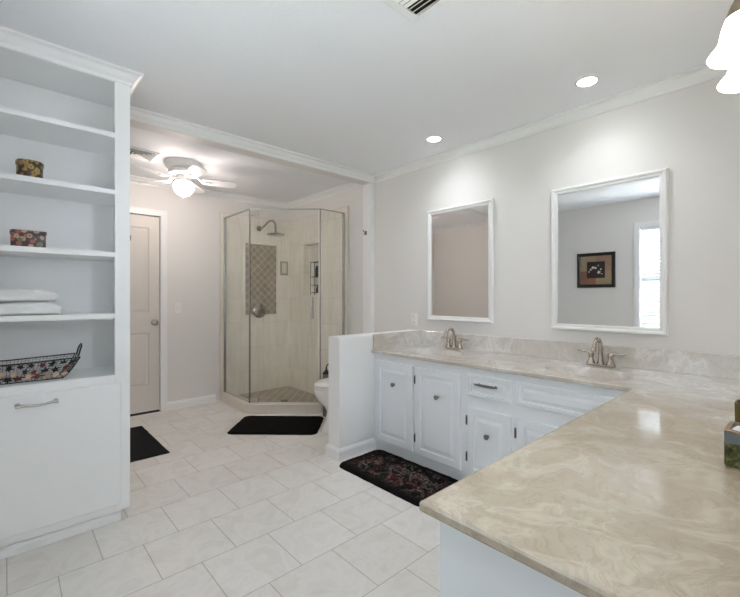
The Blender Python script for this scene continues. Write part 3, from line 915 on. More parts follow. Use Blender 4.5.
def towel(label, x0, x1, y0, y1, z0, h, seed, grp):
    rnd = random.Random(seed)
    mb = MB()
    # folded layers: the fold bulges at the right end and the front
    n = 22; rings = []
    for i in range(n + 1):
        t = i / n
        x = x0 + (x1 - x0) * t
        e = min(1.0, (1 - t) * 9)
        hh = h * (0.72 + 0.28 * math.sqrt(max(0.0, min(1, e)))) + 0.002 * math.sin(t * 9 + seed)
        prof = []
        m = 24
        for j in range(m):
            a = 2 * PI * j / m
            cy_, sy_ = math.cos(a), math.sin(a)
            yy_ = (y0 + y1) / 2 + (y1 - y0) / 2 * (abs(cy_) ** 0.35) * (1 if cy_ > 0 else -1)
            zz_ = z0 + hh / 2 + hh / 2 * (abs(sy_) ** 0.5) * (1 if sy_ > 0 else -1) + (0.0012 * math.sin(yy_ * 60 + x * 25 + seed) if sy_ > 0.2 else 0)
            prof.append((x + 0.004 * math.sin(zz_ * 120), yy_, max(z0, zz_)))
        rings.append(prof)
    mb.loft(rings)
    o = mb.build('folded_towel', M['towel'], origin=((x0 + x1) / 2, (y0 + y1) / 2, z0), smooth=60)
    return tag(o, label, 'towel', grp)
towel('lower folded white towel lying on the bookcase shelf', -0.20, 0.207, 2.545, 2.80, 1.1295, 0.062, 1, 'folded towels on the bookcase')
towel('upper folded white towel lying on top of another towel', -0.21, 0.193, 2.552, 2.79, 1.1955, 0.062, 4, 'folded towels on the bookcase')

# wire leaf basket
bk = thing('wire_basket', 'black wire boat-shaped basket with maple leaf cutouts on the lowest open shelf', 'basket', (0.0, 2.64, 0.80))
bz = 0.801
fx0, fx1 = -0.235, 0.216          # flat base ends
yf, yb = 2.565, 2.715
def topz(u): return bz + 0.118 + 0.018 * abs(u - 0.0) / 0.3
wb = MB()
def ring_pts(f):
    """rectangular ring at height fraction f, flaring outward"""
    ex = 0.070 * f ** 0.72
    ey = 0.022 * f
    z = bz + 0.004 + 0.092 * f
    zl = 0.008 * f
    return [(fx0 - ex, yf - ey, z + zl), (fx0 * 0.5, yf - ey, z), (0, yf - ey, z - zl * 0.3), (fx1 * 0.5, yf - ey, z), (fx1 + ex, yf - ey, z + zl),
            (fx1 + ex, yb + ey, z + zl), (0, yb + ey, z - zl * 0.3), (fx0 - ex, yb + ey, z + zl)]
for i in range(10):
    f = i / 9
    wb.tube(ring_pts(f), 0.0022 if i in (0, 9) else 0.0007, 5, True)
def side_pt(u, f, back=False):
    # u in 0..1 along the long side
    ex = 0.070 * f ** 0.72; ey = 0.022 * f
    x = (fx0 - ex) + (fx1 - fx0 + 2 * ex) * u
    z = bz + 0.004 + 0.092 * f + 0.008 * f * abs(2 * u - 1)
    return (x, (yb + ey) if back else (yf - ey), z)
def end_pt(v, f, right=True):
    ex = 0.070 * f ** 0.72; ey = 0.022 * f
    return ((fx1 + ex) if right else (fx0 - ex), (yf - ey) + (yb - yf + 2 * ey) * v, bz + 0.004 + 0.092 * f + 0.008 * f)
for i in range(41):
    for back in (False, True):
        wb.tube([side_pt(i / 40, f / 5, back) for f in range(6)], 0.0006, 4)
for i in range(13):
    for right in (False, True):
        wb.tube([end_pt(i / 12, f / 5, right) for f in range(6)], 0.0006, 4)
for i in range(24):
    x = fx0 + (fx1 - fx0) * i / 23
    wb.tube([(x, yf, bz + 0.002), (x, yb, bz + 0.002)], 0.0012, 4)
wb.build('wire_mesh', M['wire'], bk)
rim = MB().tube(ring_pts(1.0), 0.0034, 6, True).tube(ring_pts(0.0), 0.0026, 6, True)
for sx in (0, 1):
    for y in (0, 1):
        rim.tube([end_pt(y, f / 5, bool(sx)) for f in range(6)], 0.003, 6)
rim.build('rim', M['wire'], bk)
for right in (True, False):
    e0, e1 = Vector(end_pt(0.30, 1.0, right)), Vector(end_pt(0.70, 1.0, right))
    dx = 0.014 if right else -0.014
    MB().tube([e0, e0 + Vector((dx * 0.5, 0, 0.030)), e0 + Vector((dx, 0.004, 0.052)), (e0 + e1) / 2 + Vector((dx * 1.2, 0, 0.062)), e1 + Vector((dx, -0.004, 0.052)), e1 + Vector((dx * 0.5, 0, 0.030)), e1], 0.0042, 8).build('handle', M['wire'], bk, smooth=True)
def leaf_poly(r, rot):
    p = []
    rad = [1.0, 0.42, 0.86, 0.45, 0.66, 0.35, 0.30, 0.35, 0.66, 0.45, 0.86, 0.42]
    for i, q in enumerate(rad):
        a = rot + 2 * PI * i / len(rad)
        p.append((q * r * math.cos(a), q * r * math.sin(a)))
    return p
rl = random.Random(5)
lm = ['leaf_black', 'leaf_red', 'leaf_tan', 'leaf_black', 'leaf_tan', 'leaf_red', 'leaf_red']
def put_leaf(c, u, v, nrm, mat, r, rot):
    u, v = Vector(u).normalized(), Vector(v).normalized()
    n = u.cross(v).normalized()
    if n.dot(Vector(nrm)) < 0: n = -n
    pl = leaf_poly(r, rot)
    c = Vector(c)
    MB().loft([[c + n * d + u * a + v * b_ for a, b_ in pl] for d in (0.0012, 0.0026)]).build('leaf', M[mat], bk)
for i in range(27):
    for row, f in enumerate((0.20, 0.50, 0.82)):
        if (i + row) % 2: continue
        u = 0.03 + 0.94 * i / 26
        f2 = f + rl.uniform(-0.06, 0.06)
        a, b2, c2 = Vector(side_pt(u, f2)), Vector(side_pt(u + 0.01, f2)), Vector(side_pt(u, f2 + 0.05))
        mm = lm[rl.randrange(7)] if row < 2 else ('leaf_black' if rl.random() < 0.75 else 'leaf_red')
        put_leaf(a, b2 - a, c2 - a, (0, -1, 0), mm, rl.uniform(0.020, 0.027), rl.uniform(0, 6))
for i in range(16):
    v, f = rl.uniform(0.1, 0.9), rl.uniform(0.15, 0.9)
    a = Vector(end_pt(v, f)); b2 = Vector(end_pt(v + 0.01, f)); c2 = Vector(end_pt(v, f + 0.05))
    put_leaf(a, b2 - a, c2 - a, (1, 0, 0), 'leaf_red' if i % 4 else 'leaf_black', rl.uniform(0.018, 0.027), rl.uniform(0, 6))

# ------------------------------------------------------------------ vanity cabinets
CT = 0.795                      # counter top
CB = CT - 0.023
FXV = 2.187                      # face plane of the long vanity
STEPS = [(0, 0.0005), (0, 0.013), (0.004, 0.018), (0.044, 0.018), (0.048, 0.006), (0.058, 0.006), (0.080, 0.016)]
STEPS_D = [(0, 0.0005), (0, 0.012), (0.006, 0.018), (0.022, 0.018), (0.025, 0.007), (0.033, 0.007), (0.050, 0.016)]
vc = thing('vanity_cabinet', 'long white double sink vanity cabinet along the mirror wall', 'cabinet', (2.45, 1.4, 0))
VY0, VY1 = 0.512, 2.338
MB().box(FXV + 0.02, XR - g, VY0, VY1, 0.075, 0.63).build('carcass', M['cab'], vc)
ff = MB()
doors_y = [(1.919, 2.298), (1.507, 1.890), (1.157, 1.454), (0.862, 1.124), (0.575, 0.838)]
ff.box(FXV, FXV + 0.02, VY0, VY1, 0.07, CB - g)
ff.build('face_frame', M['cab'], vc)
MB().box(FXV + 0.022, FXV + 0.035, VY0, VY1, 0, 0.072).build('toe_kick', M['cab'], vc)
mpv = lambda u, v, w: (FXV - w, u, v)
def knob(y, z, par, x=FXV - 0.018):
    MB().lathe([(0.010, 0), (0.008, -0.003), (0.006, -0.006), (0.006, -0.013), (0.015, -0.017), (0.0165, -0.022), (0.013, -0.027), (0.007, -0.029), (0.001, -0.0295)], (x, y, z), 20, 'x').build('knob', M['pull'], par, smooth=True)
def hinges(y, zs, par):
    for z_ in zs:
        MB().lathe([(0.005, -0.03), (0.005, 0.03)], (FXV - 0.010, y, z_), 10).box(FXV - 0.0195, FXV - 0.002, y - 0.010, y + 0.002, z_ - 0.022, z_ + 0.022).build('hinge', M['hinge'], par)
for i, ((y0, y1), z0, z1, kz) in enumerate(zip(doors_y, (0.096, 0.094, 0.090, 0.090, 0.090), (0.718, 0.712, 0.521, 0.521, 0.521), (0.554, 0.536, 0.366, 0.366, 0.366))):
    d = MB().panel(mpv, y0, y1, z0, z1, STEPS).build('cabinet_door', M['cab'], vc)
    knob((y0 + y1) / 2 - (0.01 if i < 2 else 0.0), kz, d)
    if i: hinges(y1 + 0.008, (z0 + 0.11, z1 - 0.09), d)
dw = MB().panel(mpv, 1.157, 1.456, 0.593, 0.729, STEPS_D).build('drawer', M['cab'], vc)
pz, pya, pyb, pxx = 0.676, 1.230, 1.388, FXV - 0.018
pl_ = MB()
for y in (pya + 0.022, pyb - 0.022):
    pl_.lathe([(0.007, 0), (0.005, -0.004), (0.005, -0.022)], (pxx, y, pz), 12, 'x')
pl_.tube([(pxx - 0.020, pya, pz), (pxx - 0.024, pya + 0.03, pz), (pxx - 0.026, (pya + pyb) / 2, pz), (pxx - 0.024, pyb - 0.03, pz), (pxx - 0.020, pyb, pz)], [0.004, 0.008, 0.009, 0.008, 0.004], 10)
pl_.build('drawer_pull', M['pull'], dw, smooth=True)
MB().panel(mpv, 0.575, 1.124, 0.597, 0.729, STEPS_D).build('false_front', M['cab'], vc)

PX0, PY1 = 0.655, 0.505           # return cabinet under the near counter
vc2 = thing('vanity_cabinet', 'white return cabinet under the near counter with a flat end panel', 'cabinet', (1.4, 0.2, 0))
MB().box(PX0, PX0 + 0.018, YN + g, PY1, 0.0, CB - g).build('end_panel', M['cab'], vc2, bevel=0.002)
MB().box(PX0 + 0.018, FXV - 0.0215, YN + g, PY1 - 0.021, 0.075, CB - g).build('carcass', M['cab'], vc2)
f2 = MB().box(PX0 + 0.018, FXV - 0.0215, PY1 - 0.02, PY1, 0.075, 0.105).box(PX0 + 0.018, FXV - 0.0215, PY1 - 0.02, PY1, 0.735, CB - g)
for x0, x1 in ((PX0 + 0.018, 0.70), (1.14, 1.19), (1.62, 1.67), (2.06, FXV - 0.0215)):
    f2.box(x0, x1, PY1 - 0.02, PY1, 0.105, 0.735)
f2.build('face_frame', M['cab'], vc2)
MB().box(PX0 + 0.018, FXV - 0.0215, PY1 - 0.075, PY1 - 0.06, 0, 0.075).build('toe_kick', M['cab'], vc2)
mpp = lambda u, v, w: (u, PY1 + w, v)
for x0, x1 in ((0.69, 1.15), (1.18, 1.63), (1.66, 2.07)):
    d = MB().panel(mpp, x0, x1, 0.10, 0.74, STEPS).build('cabinet_door', M['cab'], vc2)
    MB().lathe([(0.010, 0), (0.006, 0.006), (0.006, 0.013), (0.0165, 0.02), (0.007, 0.029), (0.001, 0.0295)], ((x0 + x1) / 2, PY1 + 0.018, 0.56), 16, 'y').build('knob', M['pull'], d, smooth=True)

# ------------------------------------------------------------------ countertop with two integral bowls
ctp = thing('countertop', 'cream and beige swirled marble countertop running around the corner with two sinks', 'countertop', (2.1, 0.55, CB))
CX0, CY1 = 0.637, 0.543          # outer end and inner front edge of the return
CXF = 2.158                     # front edge of the long run
e = 0.006
SINKS = [(2.437, 1.914), (2.437, 0.839)]
RXs, RYs = 0.155, 0.225
sl = MB()
bx0, bx1 = 2.235, 2.632
# long-run top split round the two bowl patches
ys = [YN + g, 0.839 - 0.27, 0.839 + 0.27, 1.914 - 0.27, 1.914 + 0.27, 2.34 - g]
def quad(x0, x1, y0, y1): sl.add([(x0, y0, CT), (x1, y0, CT), (x1, y1, CT), (x0, y1, CT)], [(0, 1, 2, 3)])
quad(CXF + e, XR - g, CY1, ys[1]); quad(CXF + e, XR - g, ys[2], ys[3]); quad(CXF + e, XR - g, ys[4], ys[5])
for k_ in (1, 3):
    quad(CXF + e, bx0, ys[k_], ys[k_ + 1]); quad(bx1, XR - g, ys[k_], ys[k_ + 1])
quad(CX0 + e, CXF + e, YN + g, CY1 - e); quad(CXF + e, XR - g, YN + g, CY1)
sl.add([(CXF + e, CY1 - e, CT), (CXF + e, CY1, CT), (CXF, CY1 - e, CT)], [(0, 1, 2)])
N = 64
for (sx_, sy_), (ya, yb_) in zip(SINKS[::-1], ((ys[1], ys[2]), (ys[3], ys[4]))):
    outer, inn = [], []
    for j in range(N):
        a = 2 * PI * j / N + PI / 4
        ca, sa = math.cos(a), math.sin(a)
        mx_ = max(abs(ca), abs(sa))
        ux, uy = ca / mx_, sa / mx_
        ox = sx_ + (ux * (bx1 - sx_) if ux > 0 else ux * (sx_ - bx0))
        oy = sy_ + uy * 0.27
        outer.append((ox, oy, CT))
        inn.append((sx_ + RXs * ca, sy_ + RYs * sa, CT))
    sl.loft([outer, inn], False, False)
edge = [(-e, CT), (-0.002, CT - 0.0015), (0, CT - 0.006), (0, CB + 0.004), (-0.003, CB), (-0.05, CB), (-0.05, CB + 0.003)]
sl.sweep([(CXF, 2.34 - g), (CXF, CY1), (CX0, CY1), (CX0, YN + g)], edge, side=-1)
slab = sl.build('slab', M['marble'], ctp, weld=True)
for i, (sx_, sy_) in enumerate(SINKS):
    rings = []
    for fr_, dz in ((1.0, 0.0), (0.985, -0.002), (0.965, -0.010), (0.93, -0.035), (0.86, -0.07), (0.72, -0.10), (0.5, -0.118), (0.25, -0.125), (0.1, -0.127)):
        rings.append([(sx_ + RXs * fr_ * math.cos(2 * PI * j / N + PI / 4), sy_ + RYs * fr_ * math.sin(2 * PI * j / N + PI / 4), CT + dz) for j in range(N)])
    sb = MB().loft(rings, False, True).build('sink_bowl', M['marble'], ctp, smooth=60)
    MB().lathe([(0.022, 0.0), (0.022, 0.003), (0.010, 0.005)], (sx_, sy_, CT - 0.127), 18).build('drain', M['nickel'], sb, smooth=True)
BS = CT + 0.122
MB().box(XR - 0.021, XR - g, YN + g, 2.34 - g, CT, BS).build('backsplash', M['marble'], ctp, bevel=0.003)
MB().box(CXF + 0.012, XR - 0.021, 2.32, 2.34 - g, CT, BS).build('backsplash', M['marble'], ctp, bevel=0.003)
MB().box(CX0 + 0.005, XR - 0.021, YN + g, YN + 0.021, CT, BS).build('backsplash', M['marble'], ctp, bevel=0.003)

# ------------------------------------------------------------------ faucets
def make_faucet():
    r = thing('faucet', 'f', 'faucet')
    hx = 0.026; L = 0.078
    MB().prism(rrect(0, 0, 0.027, 0.082, 0.024, 5), 'z', 0, 0.016).build('base_plate', M['nickel'], r, bevel=0.004, smooth=40)
    MB().lathe([(0.021, 0.016), (0.018, 0.03), (0.014, 0.06), (0.0125, 0.08)], (0, 0, 0), 18).tube(
        [(0, 0, 0.07), (0, 0, 0.11), (-0.006, 0, 0.140), (-0.024, 0, 0.163), (-0.050, 0, 0.170), (-0.078, 0, 0.158), (-0.096, 0, 0.132), (-0.104, 0, 0.100)],
        [0.0135, 0.0125, 0.012, 0.012, 0.012, 0.012, 0.012, 0.013], 14).build('spout', M['nickel'], r, smooth=True)
    for s_y in (-1, 1):
        hb = MB().lathe([(0.024, 0.016), (0.022, 0.026), (0.014, 0.042), (0.0125, 0.058), (0.017, 0.066), (0.016, 0.078), (0.008, 0.088), (0.001, 0.090)], (0, s_y * 0.055, 0), 18).build('handle', M['nickel'], r, smooth=True)
        MB().tube([(0, s_y * 0.055, 0.079), (0.004, s_y * 0.085, 0.084), (0.006, s_y * 0.115, 0.082), (0.006, s_y * 0.135, 0.084)], [0.009, 0.0075, 0.007, 0.0055], 10).build('lever', M['nickel'], hb, smooth=True)
    MB().tube([(0.026, 0, 0.016), (0.026, 0, 0.10)], 0.003, 8).sphere((0.026, 0, 0.104), 0.007, 10).build('lift_rod', M['nickel'], r, smooth=True)
    return r
f1 = make_faucet()
f1.location = (2.672, 0.839, CT + 0.0006)
f1.rotation_euler = (0, 0, math.radians(-3))
f1['label'] = 'brushed nickel two-handle faucet below the wider mirror, nearer the inner counter corner'
f1['group'] = 'vanity faucets'
f2_ = copy_tree(f1)
f2_.location = (2.672, 1.914, CT + 0.0006)
f2_['label'] = 'brushed nickel two-handle faucet nearest the half wall, below the mirror showing bare wall'

# ------------------------------------------------------------------ mirrors on the right wall
def wall_mirror(label, y0, y1, z0, z1):
    t = thing('wall_mirror', label, 'mirror', (XR, (y0 + y1) / 2, z0), 'vanity mirrors')
    mp = lambda u, v, w: (XR - 0.0005 - w, u, v)
    MB().frame(mp, y0, y1, z0, z1, [(0, 0), (0.040, 0), (0.040, 0.014), (0.036, 0.018), (0.030, 0.020), (0.022, 0.020), (0.016, 0.026), (0.006, 0.028), (0, 0.022)]).build('frame', M['trim'], t)
    MB().box(XR - 0.013, XR - 0.001, y0 + 0.036, y1 - 0.036, z0 + 0.036, z1 - 0.036).build('mirror_glass', M['mirror'], t)
wall_mirror('white framed mirror over the far sink, beside the outlet, reflecting a bare beige wall', 1.613, 2.250, 1.015, 1.970)
wall_mirror('white framed mirror over the near sink, reflecting a framed flower picture and window', 0.521, 1.168, 1.000, 1.945)

# ------------------------------------------------------------------ ceiling fixtures
for (x, y, lb) in ((2.44, 1.933, 'small round recessed ceiling light above the far mirror'), (2.425, 0.831, 'small round recessed ceiling light above the near mirror')):
    t = thing('recessed_light', lb, 'ceiling light', (x, y, CEIL), 'recessed ceiling lights')
    MB().lathe([(0.066, 0), (0.066, -0.003), (0.060, -0.007), (0.049, -0.008), (0.047, -0.002)], (x, y, CEIL), 32, cap0=False, cap1=False).build('trim_ring', M['trim'], t, smooth=True)
    MB().lathe([(0.048, -0.003), (0.047, -0.005), (0.03, -0.006)], (x, y, CEIL), 32).build('lens', M['can'], t)
    sp_ = bpy.data.lights.new('can_beam', 'SPOT')
    sp_.energy = CAN_WATTS; sp_.spot_size = math.radians(140); sp_.spot_blend = 1.0; sp_.shadow_soft_size = 0.05; sp_.color = CAN_COOL
    so_ = bpy.data.objects.new('can_beam', sp_); COL.objects.link(so_); so_.parent = t; so_.location = (0, 0, -0.012)

cv = thing('ceiling_vent', 'white ceiling air register with black slots near the top edge', 'vent', (1.24, 1.0, CEIL))
vx0, vx1, vy0, vy1 = 1.130, 1.343, 0.80, 1.176
mpc = lambda u, v, w: (u, v, CEIL - w)
MB().frame(mpc, vx0, vx1, vy0, vy1, [(0, 0), (0.026, 0), (0.026, 0.007), (0.006, 0.007), (0, 0.003)]).build('frame', M['trim'], cv)
MB().box(vx0 + 0.02, vx1 - 0.02, vy0 + 0.02, vy1 - 0.02, CEIL - 0.001, CEIL - 0.0002).build('duct_opening', M['void'], cv)
lv = MB()
nx = 7
for i in range(nx):
    x = vx0 + 0.036 + i * 0.0235
    sg = 1 if i < 4 else -1
    dx_ = 0.0062
    lv.loft([[(x - dx_ * sg, y, CEIL - 0.0012), (x + dx_ * sg, y, CEIL - 0.0085), (x + dx_ * sg + 0.0015, y, CEIL - 0.0085), (x - dx_ * sg + 0.0015, y, CEIL - 0.0012)] for y in (vy0 + 0.024, vy1 - 0.040)])
lv.build('louvers', M['trim'], cv)
MB().box(vx0 + 0.024, vx1 - 0.024, vy1 - 0.042, vy1 - 0.024, CEIL - 0.008, CEIL - 0.001).build('end_bar', M['trim'], cv)

df = thing('ceiling_diffuser', 'white square four-way ceiling diffuser beside the ceiling fan', 'vent', (0.84, 3.84, CEIL))
qx0, qx1, qy0, qy1 = 0.70, 0.97, 3.70, 3.97
MB().frame(mpc, qx0, qx1, qy0, qy1, [(0, 0), (0.022, 0), (0.022, 0.006), (0.012, 0.012), (0, 0.008)]).build('frame', M['trim'], df)
MB().box(qx0 + 0.015, qx1 - 0.015, qy0 + 0.015, qy1 - 0.015, CEIL - 0.0012, CEIL - 0.0003).build('duct_opening', M['duct'], df)
cn = MB()
for i in range(4):
    ins = 0.028 + i * 0.027
    cn.frame(mpc, qx0 + ins, qx1 - ins, qy0 + ins, qy1 - ins, [(0, 0.016), (0.001, 0.017), (0.019, 0.004), (0.018, 0.003)])
cn.build('louvers', M['trim'], df)

# ceiling fan
FXC, FYC = 1.20, 3.83
fan = thing('ceiling_fan', 'white hugger ceiling fan with a lit glass bowl in the alcove', 'ceiling fan', (FXC, FYC, CEIL))
MB().lathe([(0.150, 0), (0.155, -0.012), (0.155, -0.030), (0.148, -0.034), (0.148, -0.052), (0.140, -0.060), (0.118, -0.066)], (FXC, FYC, CEIL), 40).build('ceiling_housing', M['trim'], fan, smooth=35)
MB().lathe([(0.10, -0.066), (0.124, -0.072), (0.128, -0.088), (0.122, -0.105), (0.09, -0.116), (0.06, -0.118)], (FXC, FYC, CEIL), 40).build('motor', M['trim'], fan, smooth=35)
MB().lathe([(0.055, -0.118), (0.058, -0.13), (0.058, -0.165), (0.075, -0.172), (0.075, -0.182)], (FXC, FYC, CEIL), 32).build('switch_housing', M['trim'], fan, smooth=35)
bw = MB(); rings = []
for r, z_ in ((0.070, -0.182), (0.088, -0.190), (0.098, -0.210), (0.097, -0.235), (0.084, -0.262), (0.060, -0.285), (0.030, -0.300), (0.008, -0.305)):
    r *= 0.86
    rings.append([(FXC + r * (1 + 0.045 * math.cos(8 * a)) * math.cos(a), FYC + r * (1 + 0.045 * math.cos(8 * a)) * math.sin(a), CEIL + z_) for a in [2 * PI * j / 64 for j in range(64)]])
bw.loft(rings).build('light_bowl', M['fanbowl'], fan, smooth=60)
MB().lathe([(0.008, -0.305), (0.011, -0.312), (0.008, -0.320), (0.002, -0.328)], (FXC, FYC, CEIL), 14).build('finial', M['trim'], fan, smooth=True)
for k_ in range(5):
    th = math.radians(24 + 72 * k_)
    lat, fw = math.cos(th), math.sin(th)
    d = Vector((lat * math.sin(A) + fw * math.cos(A), -lat * math.cos(A) + fw * math.sin(A), 0))
    n = Vector((-d.y, d.x, 0))
    c0 = Vector((FXC, FYC, CEIL))
    prof_ = [(0.155, 0.044), (0.20, 0.050), (0.30, 0.060), (0.40, 0.066), (0.435, 0.060), (0.455, 0.042), (0.462, 0.0)]
    outl = [(r, w) for r, w in prof_] + [(r, -w) for r, w in prof_[::-1][1:]]
    up_ = Vector((0, 0, 1)); tilt = math.radians(-11)
    def bp(r, w, h): return c0 + d * r + n * (w * math.cos(tilt)) + up_ * (-0.158 + w * math.sin(tilt) + h)
    bo = MB().loft([[bp(r, w, 0) for r, w in outl], [bp(r, w, 0.006) for r, w in outl]]).build('blade', M['trim'], fan)
    ir = MB()
    ir.loft([[c0 + d * r + n * w + up_ * (z_ + t_) for w, t_ in ((-hw, 0), (hw, 0), (hw, 0.006), (-hw, 0.006))] for r, hw, z_ in ((0.08, 0.014, -0.124), (0.12, 0.016, -0.130), (0.150, 0.020, -0.160), (0.165, 0.030, -0.166), (0.225, 0.022, -0.166))])
    ir.build('blade_arm', M['trim'], bo)

# vanity light on the near wall
vl = thing('vanity_light', 'two-light bronze wall fixture with white bell glass shades above the near counter', 'wall light', (1.60, YN, 2.06))
MB().prism(rrect(1.592, 2.10, 0.20, 0.05, 0.03, 5), 'y', YN + g, YN + 0.022).build('back_plate', M['bronze'], vl, bevel=0.004, smooth=40)
for x in (1.490, 1.693):
    y = 0.11; zr = 1.885
    MB().tube([(x, YN + 0.02, 2.10), (x, YN + 0.06, 2.115), (x, YN + 0.12, 2.13), (x, y - 0.02, 2.12), (x, y, 2.09), (x, y, 2.045)], 0.008, 10).build('arm', M['bronze'], vl, smooth=True)
    MB().lathe([(0.012, 0.165), (0.020, 0.160), (0.026, 0.145), (0.034, 0.130), (0.042, 0.102), (0.040, 0.098)], (x, y, zr), 28).build('fitter', M['bronze'], vl, smooth=True)
    MB().lathe([(0.036, 0.115), (0.043, 0.098), (0.049, 0.080), (0.053, 0.060), (0.056, 0.044), (0.061, 0.032), (0.074, 0.016), (0.081, 0.005), (0.078, 0.0), (0.073, 0.004), (0.060, 0.027), (0.052, 0.050), (0.045, 0.080), (0.034, 0.112)], (x, y, zr), 40, cap0=False, cap1=False).build('glass_shade', M['shade'], vl, smooth=True)

# ------------------------------------------------------------------ rugs
def rug(name, label, c, half, rot, mat, thick, rad, amp, seed, nx_=90, ny_=90, grp=None):
    rnd = random.Random(seed)
    from mathutils import noise as mn
    hx_, hy_ = half
    mb = MB(); cr, sr = math.cos(rot), math.sin(rot)
    def inside(x, y):
        # signed distance to rounded rectangle
        qx, qy = abs(x) - hx_ + rad, abs(y) - hy_ + rad
        return math.hypot(max(qx, 0), max(qy, 0)) + min(max(qx, qy), 0) - rad
    vid = {}
    def pt(i, j):
        u, v = -1 + 2 * i / nx_, -1 + 2 * j / ny_
        x, y = u * hx_, v * hy_
        # squeeze the corners to the rounded outline
        d = inside(x, y)
        if d > 0:
            qx, qy = max(abs(x) - hx_ + rad, 0), max(abs(y) - hy_ + rad, 0)
            L_ = math.hypot(qx, qy)
            k_ = rad / L_
            x = math.copysign(hx_ - rad + qx * k_, x); y = math.copysign(hy_ - rad + qy * k_, y)
            d = 0
        wob = 0.004 * mn.noise(Vector((x * 14 + seed, y * 14, 0)))
        f = min(1, max(0, -d / 0.022))
        z = 0.0015 + thick * math.sqrt(f) + amp * f * (mn.noise(Vector((x * 70, y * 70, seed))) + 0.7 * mn.noise(Vector((x * 25, y * 25, seed + 5))))
        x += wob; y += wob
        return (x, y, max(0.0012, z))
    vs_ = [pt(i, j) for i in range(nx_ + 1) for j in range(ny_ + 1)]
    fs_ = [(i * (ny_ + 1) + j, (i + 1) * (ny_ + 1) + j, (i + 1) * (ny_ + 1) + j + 1, i * (ny_ + 1) + j + 1) for i in range(nx_) for j in range(ny_)]
    mb.add(vs_, fs_)
    # flat underside
    k0 = len(mb.v)
    border = [i * (ny_ + 1) for i in range(nx_ + 1)] + [nx_ * (ny_ + 1) + j for j in range(1, ny_ + 1)] + [i * (ny_ + 1) + ny_ for i in range(nx_ - 1, -1, -1)] + [j for j in range(ny_ - 1, 0, -1)]
    low = [(mb.v[b_][0], mb.v[b_][1], 0.0006) for b_ in border]
    mb.v += low
    nb_ = len(border)
    for q in range(nb_):
        mb.f.append((border[q], border[(q + 1) % nb_], k0 + (q + 1) % nb_, k0 + q))
    mb.f.append(tuple(k0 + q for q in range(nb_)))
    o = mb.build(name, mat, smooth=70)
    o.location = (c[0], c[1], 0); o.rotation_euler = (0, 0, rot)
    return tag(o, label, 'rug', grp)
rug('bath_rug', 'plain black shag bath rug in front of the shower door', (1.908, 3.372), (0.405, 0.262), math.radians(-43.6), M['rug'], 0.016, 0.06, 0.003, 3)
rug('bath_rug', 'black shag bath rug with maroon flower pattern in front of the vanity', (1.982, 1.880), (0.222, 0.412), math.radians(0.5), M['rug_flower'], 0.017, 0.075, 0.004, 8)
rug('door_mat', 'flat black rectangular mat in front of the alcove door', (0.655, 3.785), (0.295, 0.44), 0.0, M['mat'], 0.007, 0.004, 0.0008, 11, 60, 80)

# ------------------------------------------------------------------ small wall things
sw = thing('light_switch', 'white light switch plate between the alcove door and shower', 'light switch', (1.385, YB, 1.096))
MB().box(1.350, 1.420, YB - 0.006, YB - 0.0003, 1.038, 1.154).build('switch_plate', M['plate'], sw, bevel=0.002)
MB().box(1.380, 1.390, YB - 0.016, YB - 0.006, 1.092, 1.110).build('toggle', M['plate'], sw, bevel=0.002)
ol = thing('wall_outlet', 'white outlet plate on the wall left of the far mirror', 'outlet', (XR, 2.42, 1.01))
MB().box(XR - 0.006, XR - 0.0003, 2.385, 2.455, 0.952, 1.068).build('outlet_plate', M['plate'], ol, bevel=0.002)
for z_ in (0.985, 1.035):
    so = MB().prism(rrect(2.42, z_, 0.017, 0.016, 0.012, 4), 'x', XR - 0.009, XR - 0.006).build('socket', M['plate'], ol)
    MB().box(XR - 0.0098, XR - 0.009, 2.410, 2.4125, z_ - 0.004, z_ + 0.006).box(XR - 0.0098, XR - 0.009, 2.4275, 2.430, z_ - 0.004, z_ + 0.006).build('slot', M['void'], so)
def hook(label, c, fwd, mat):
    f = Vector(fwd)
    t = thing('robe_hook', label, 'hook', c)
    c = Vector(c); u = Vector((0, 0, 1))
    n = f.cross(u)
    mb = MB()
    mb.loft([[c + f * d + n * a + u * b_ for a, b_ in ((-0.011, -0.02), (0.011, -0.02), (0.011, 0.02), (-0.011, 0.02))] for d in (0.0004, 0.006)])
    mb.build('hook_plate', mat, t, bevel=0.002)
    MB().tube([c + f * 0.004 + u * 0.006, c + f * 0.022 + u * 0.004, c + f * 0.034 + u * 0.012, c + f * 0.038 + u * 0.026], 0.005, 8).tube([c + f * 0.004 - u * 0.006, c + f * 0.014 - u * 0.018, c + f * 0.026 - u * 0.018, c + f * 0.030 - u * 0.006], 0.0045, 8).build('prong', mat, t, smooth=True)
hook('small dark robe hook on the wall end right of the shower', (2.722, 3.03, 1.871), (-1, 0, 0), M['pull'])
hook('small dark robe hook on the upper alcove door', (0.935, YB + 0.022, 1.813), (0, -1, 0), M['pull'])

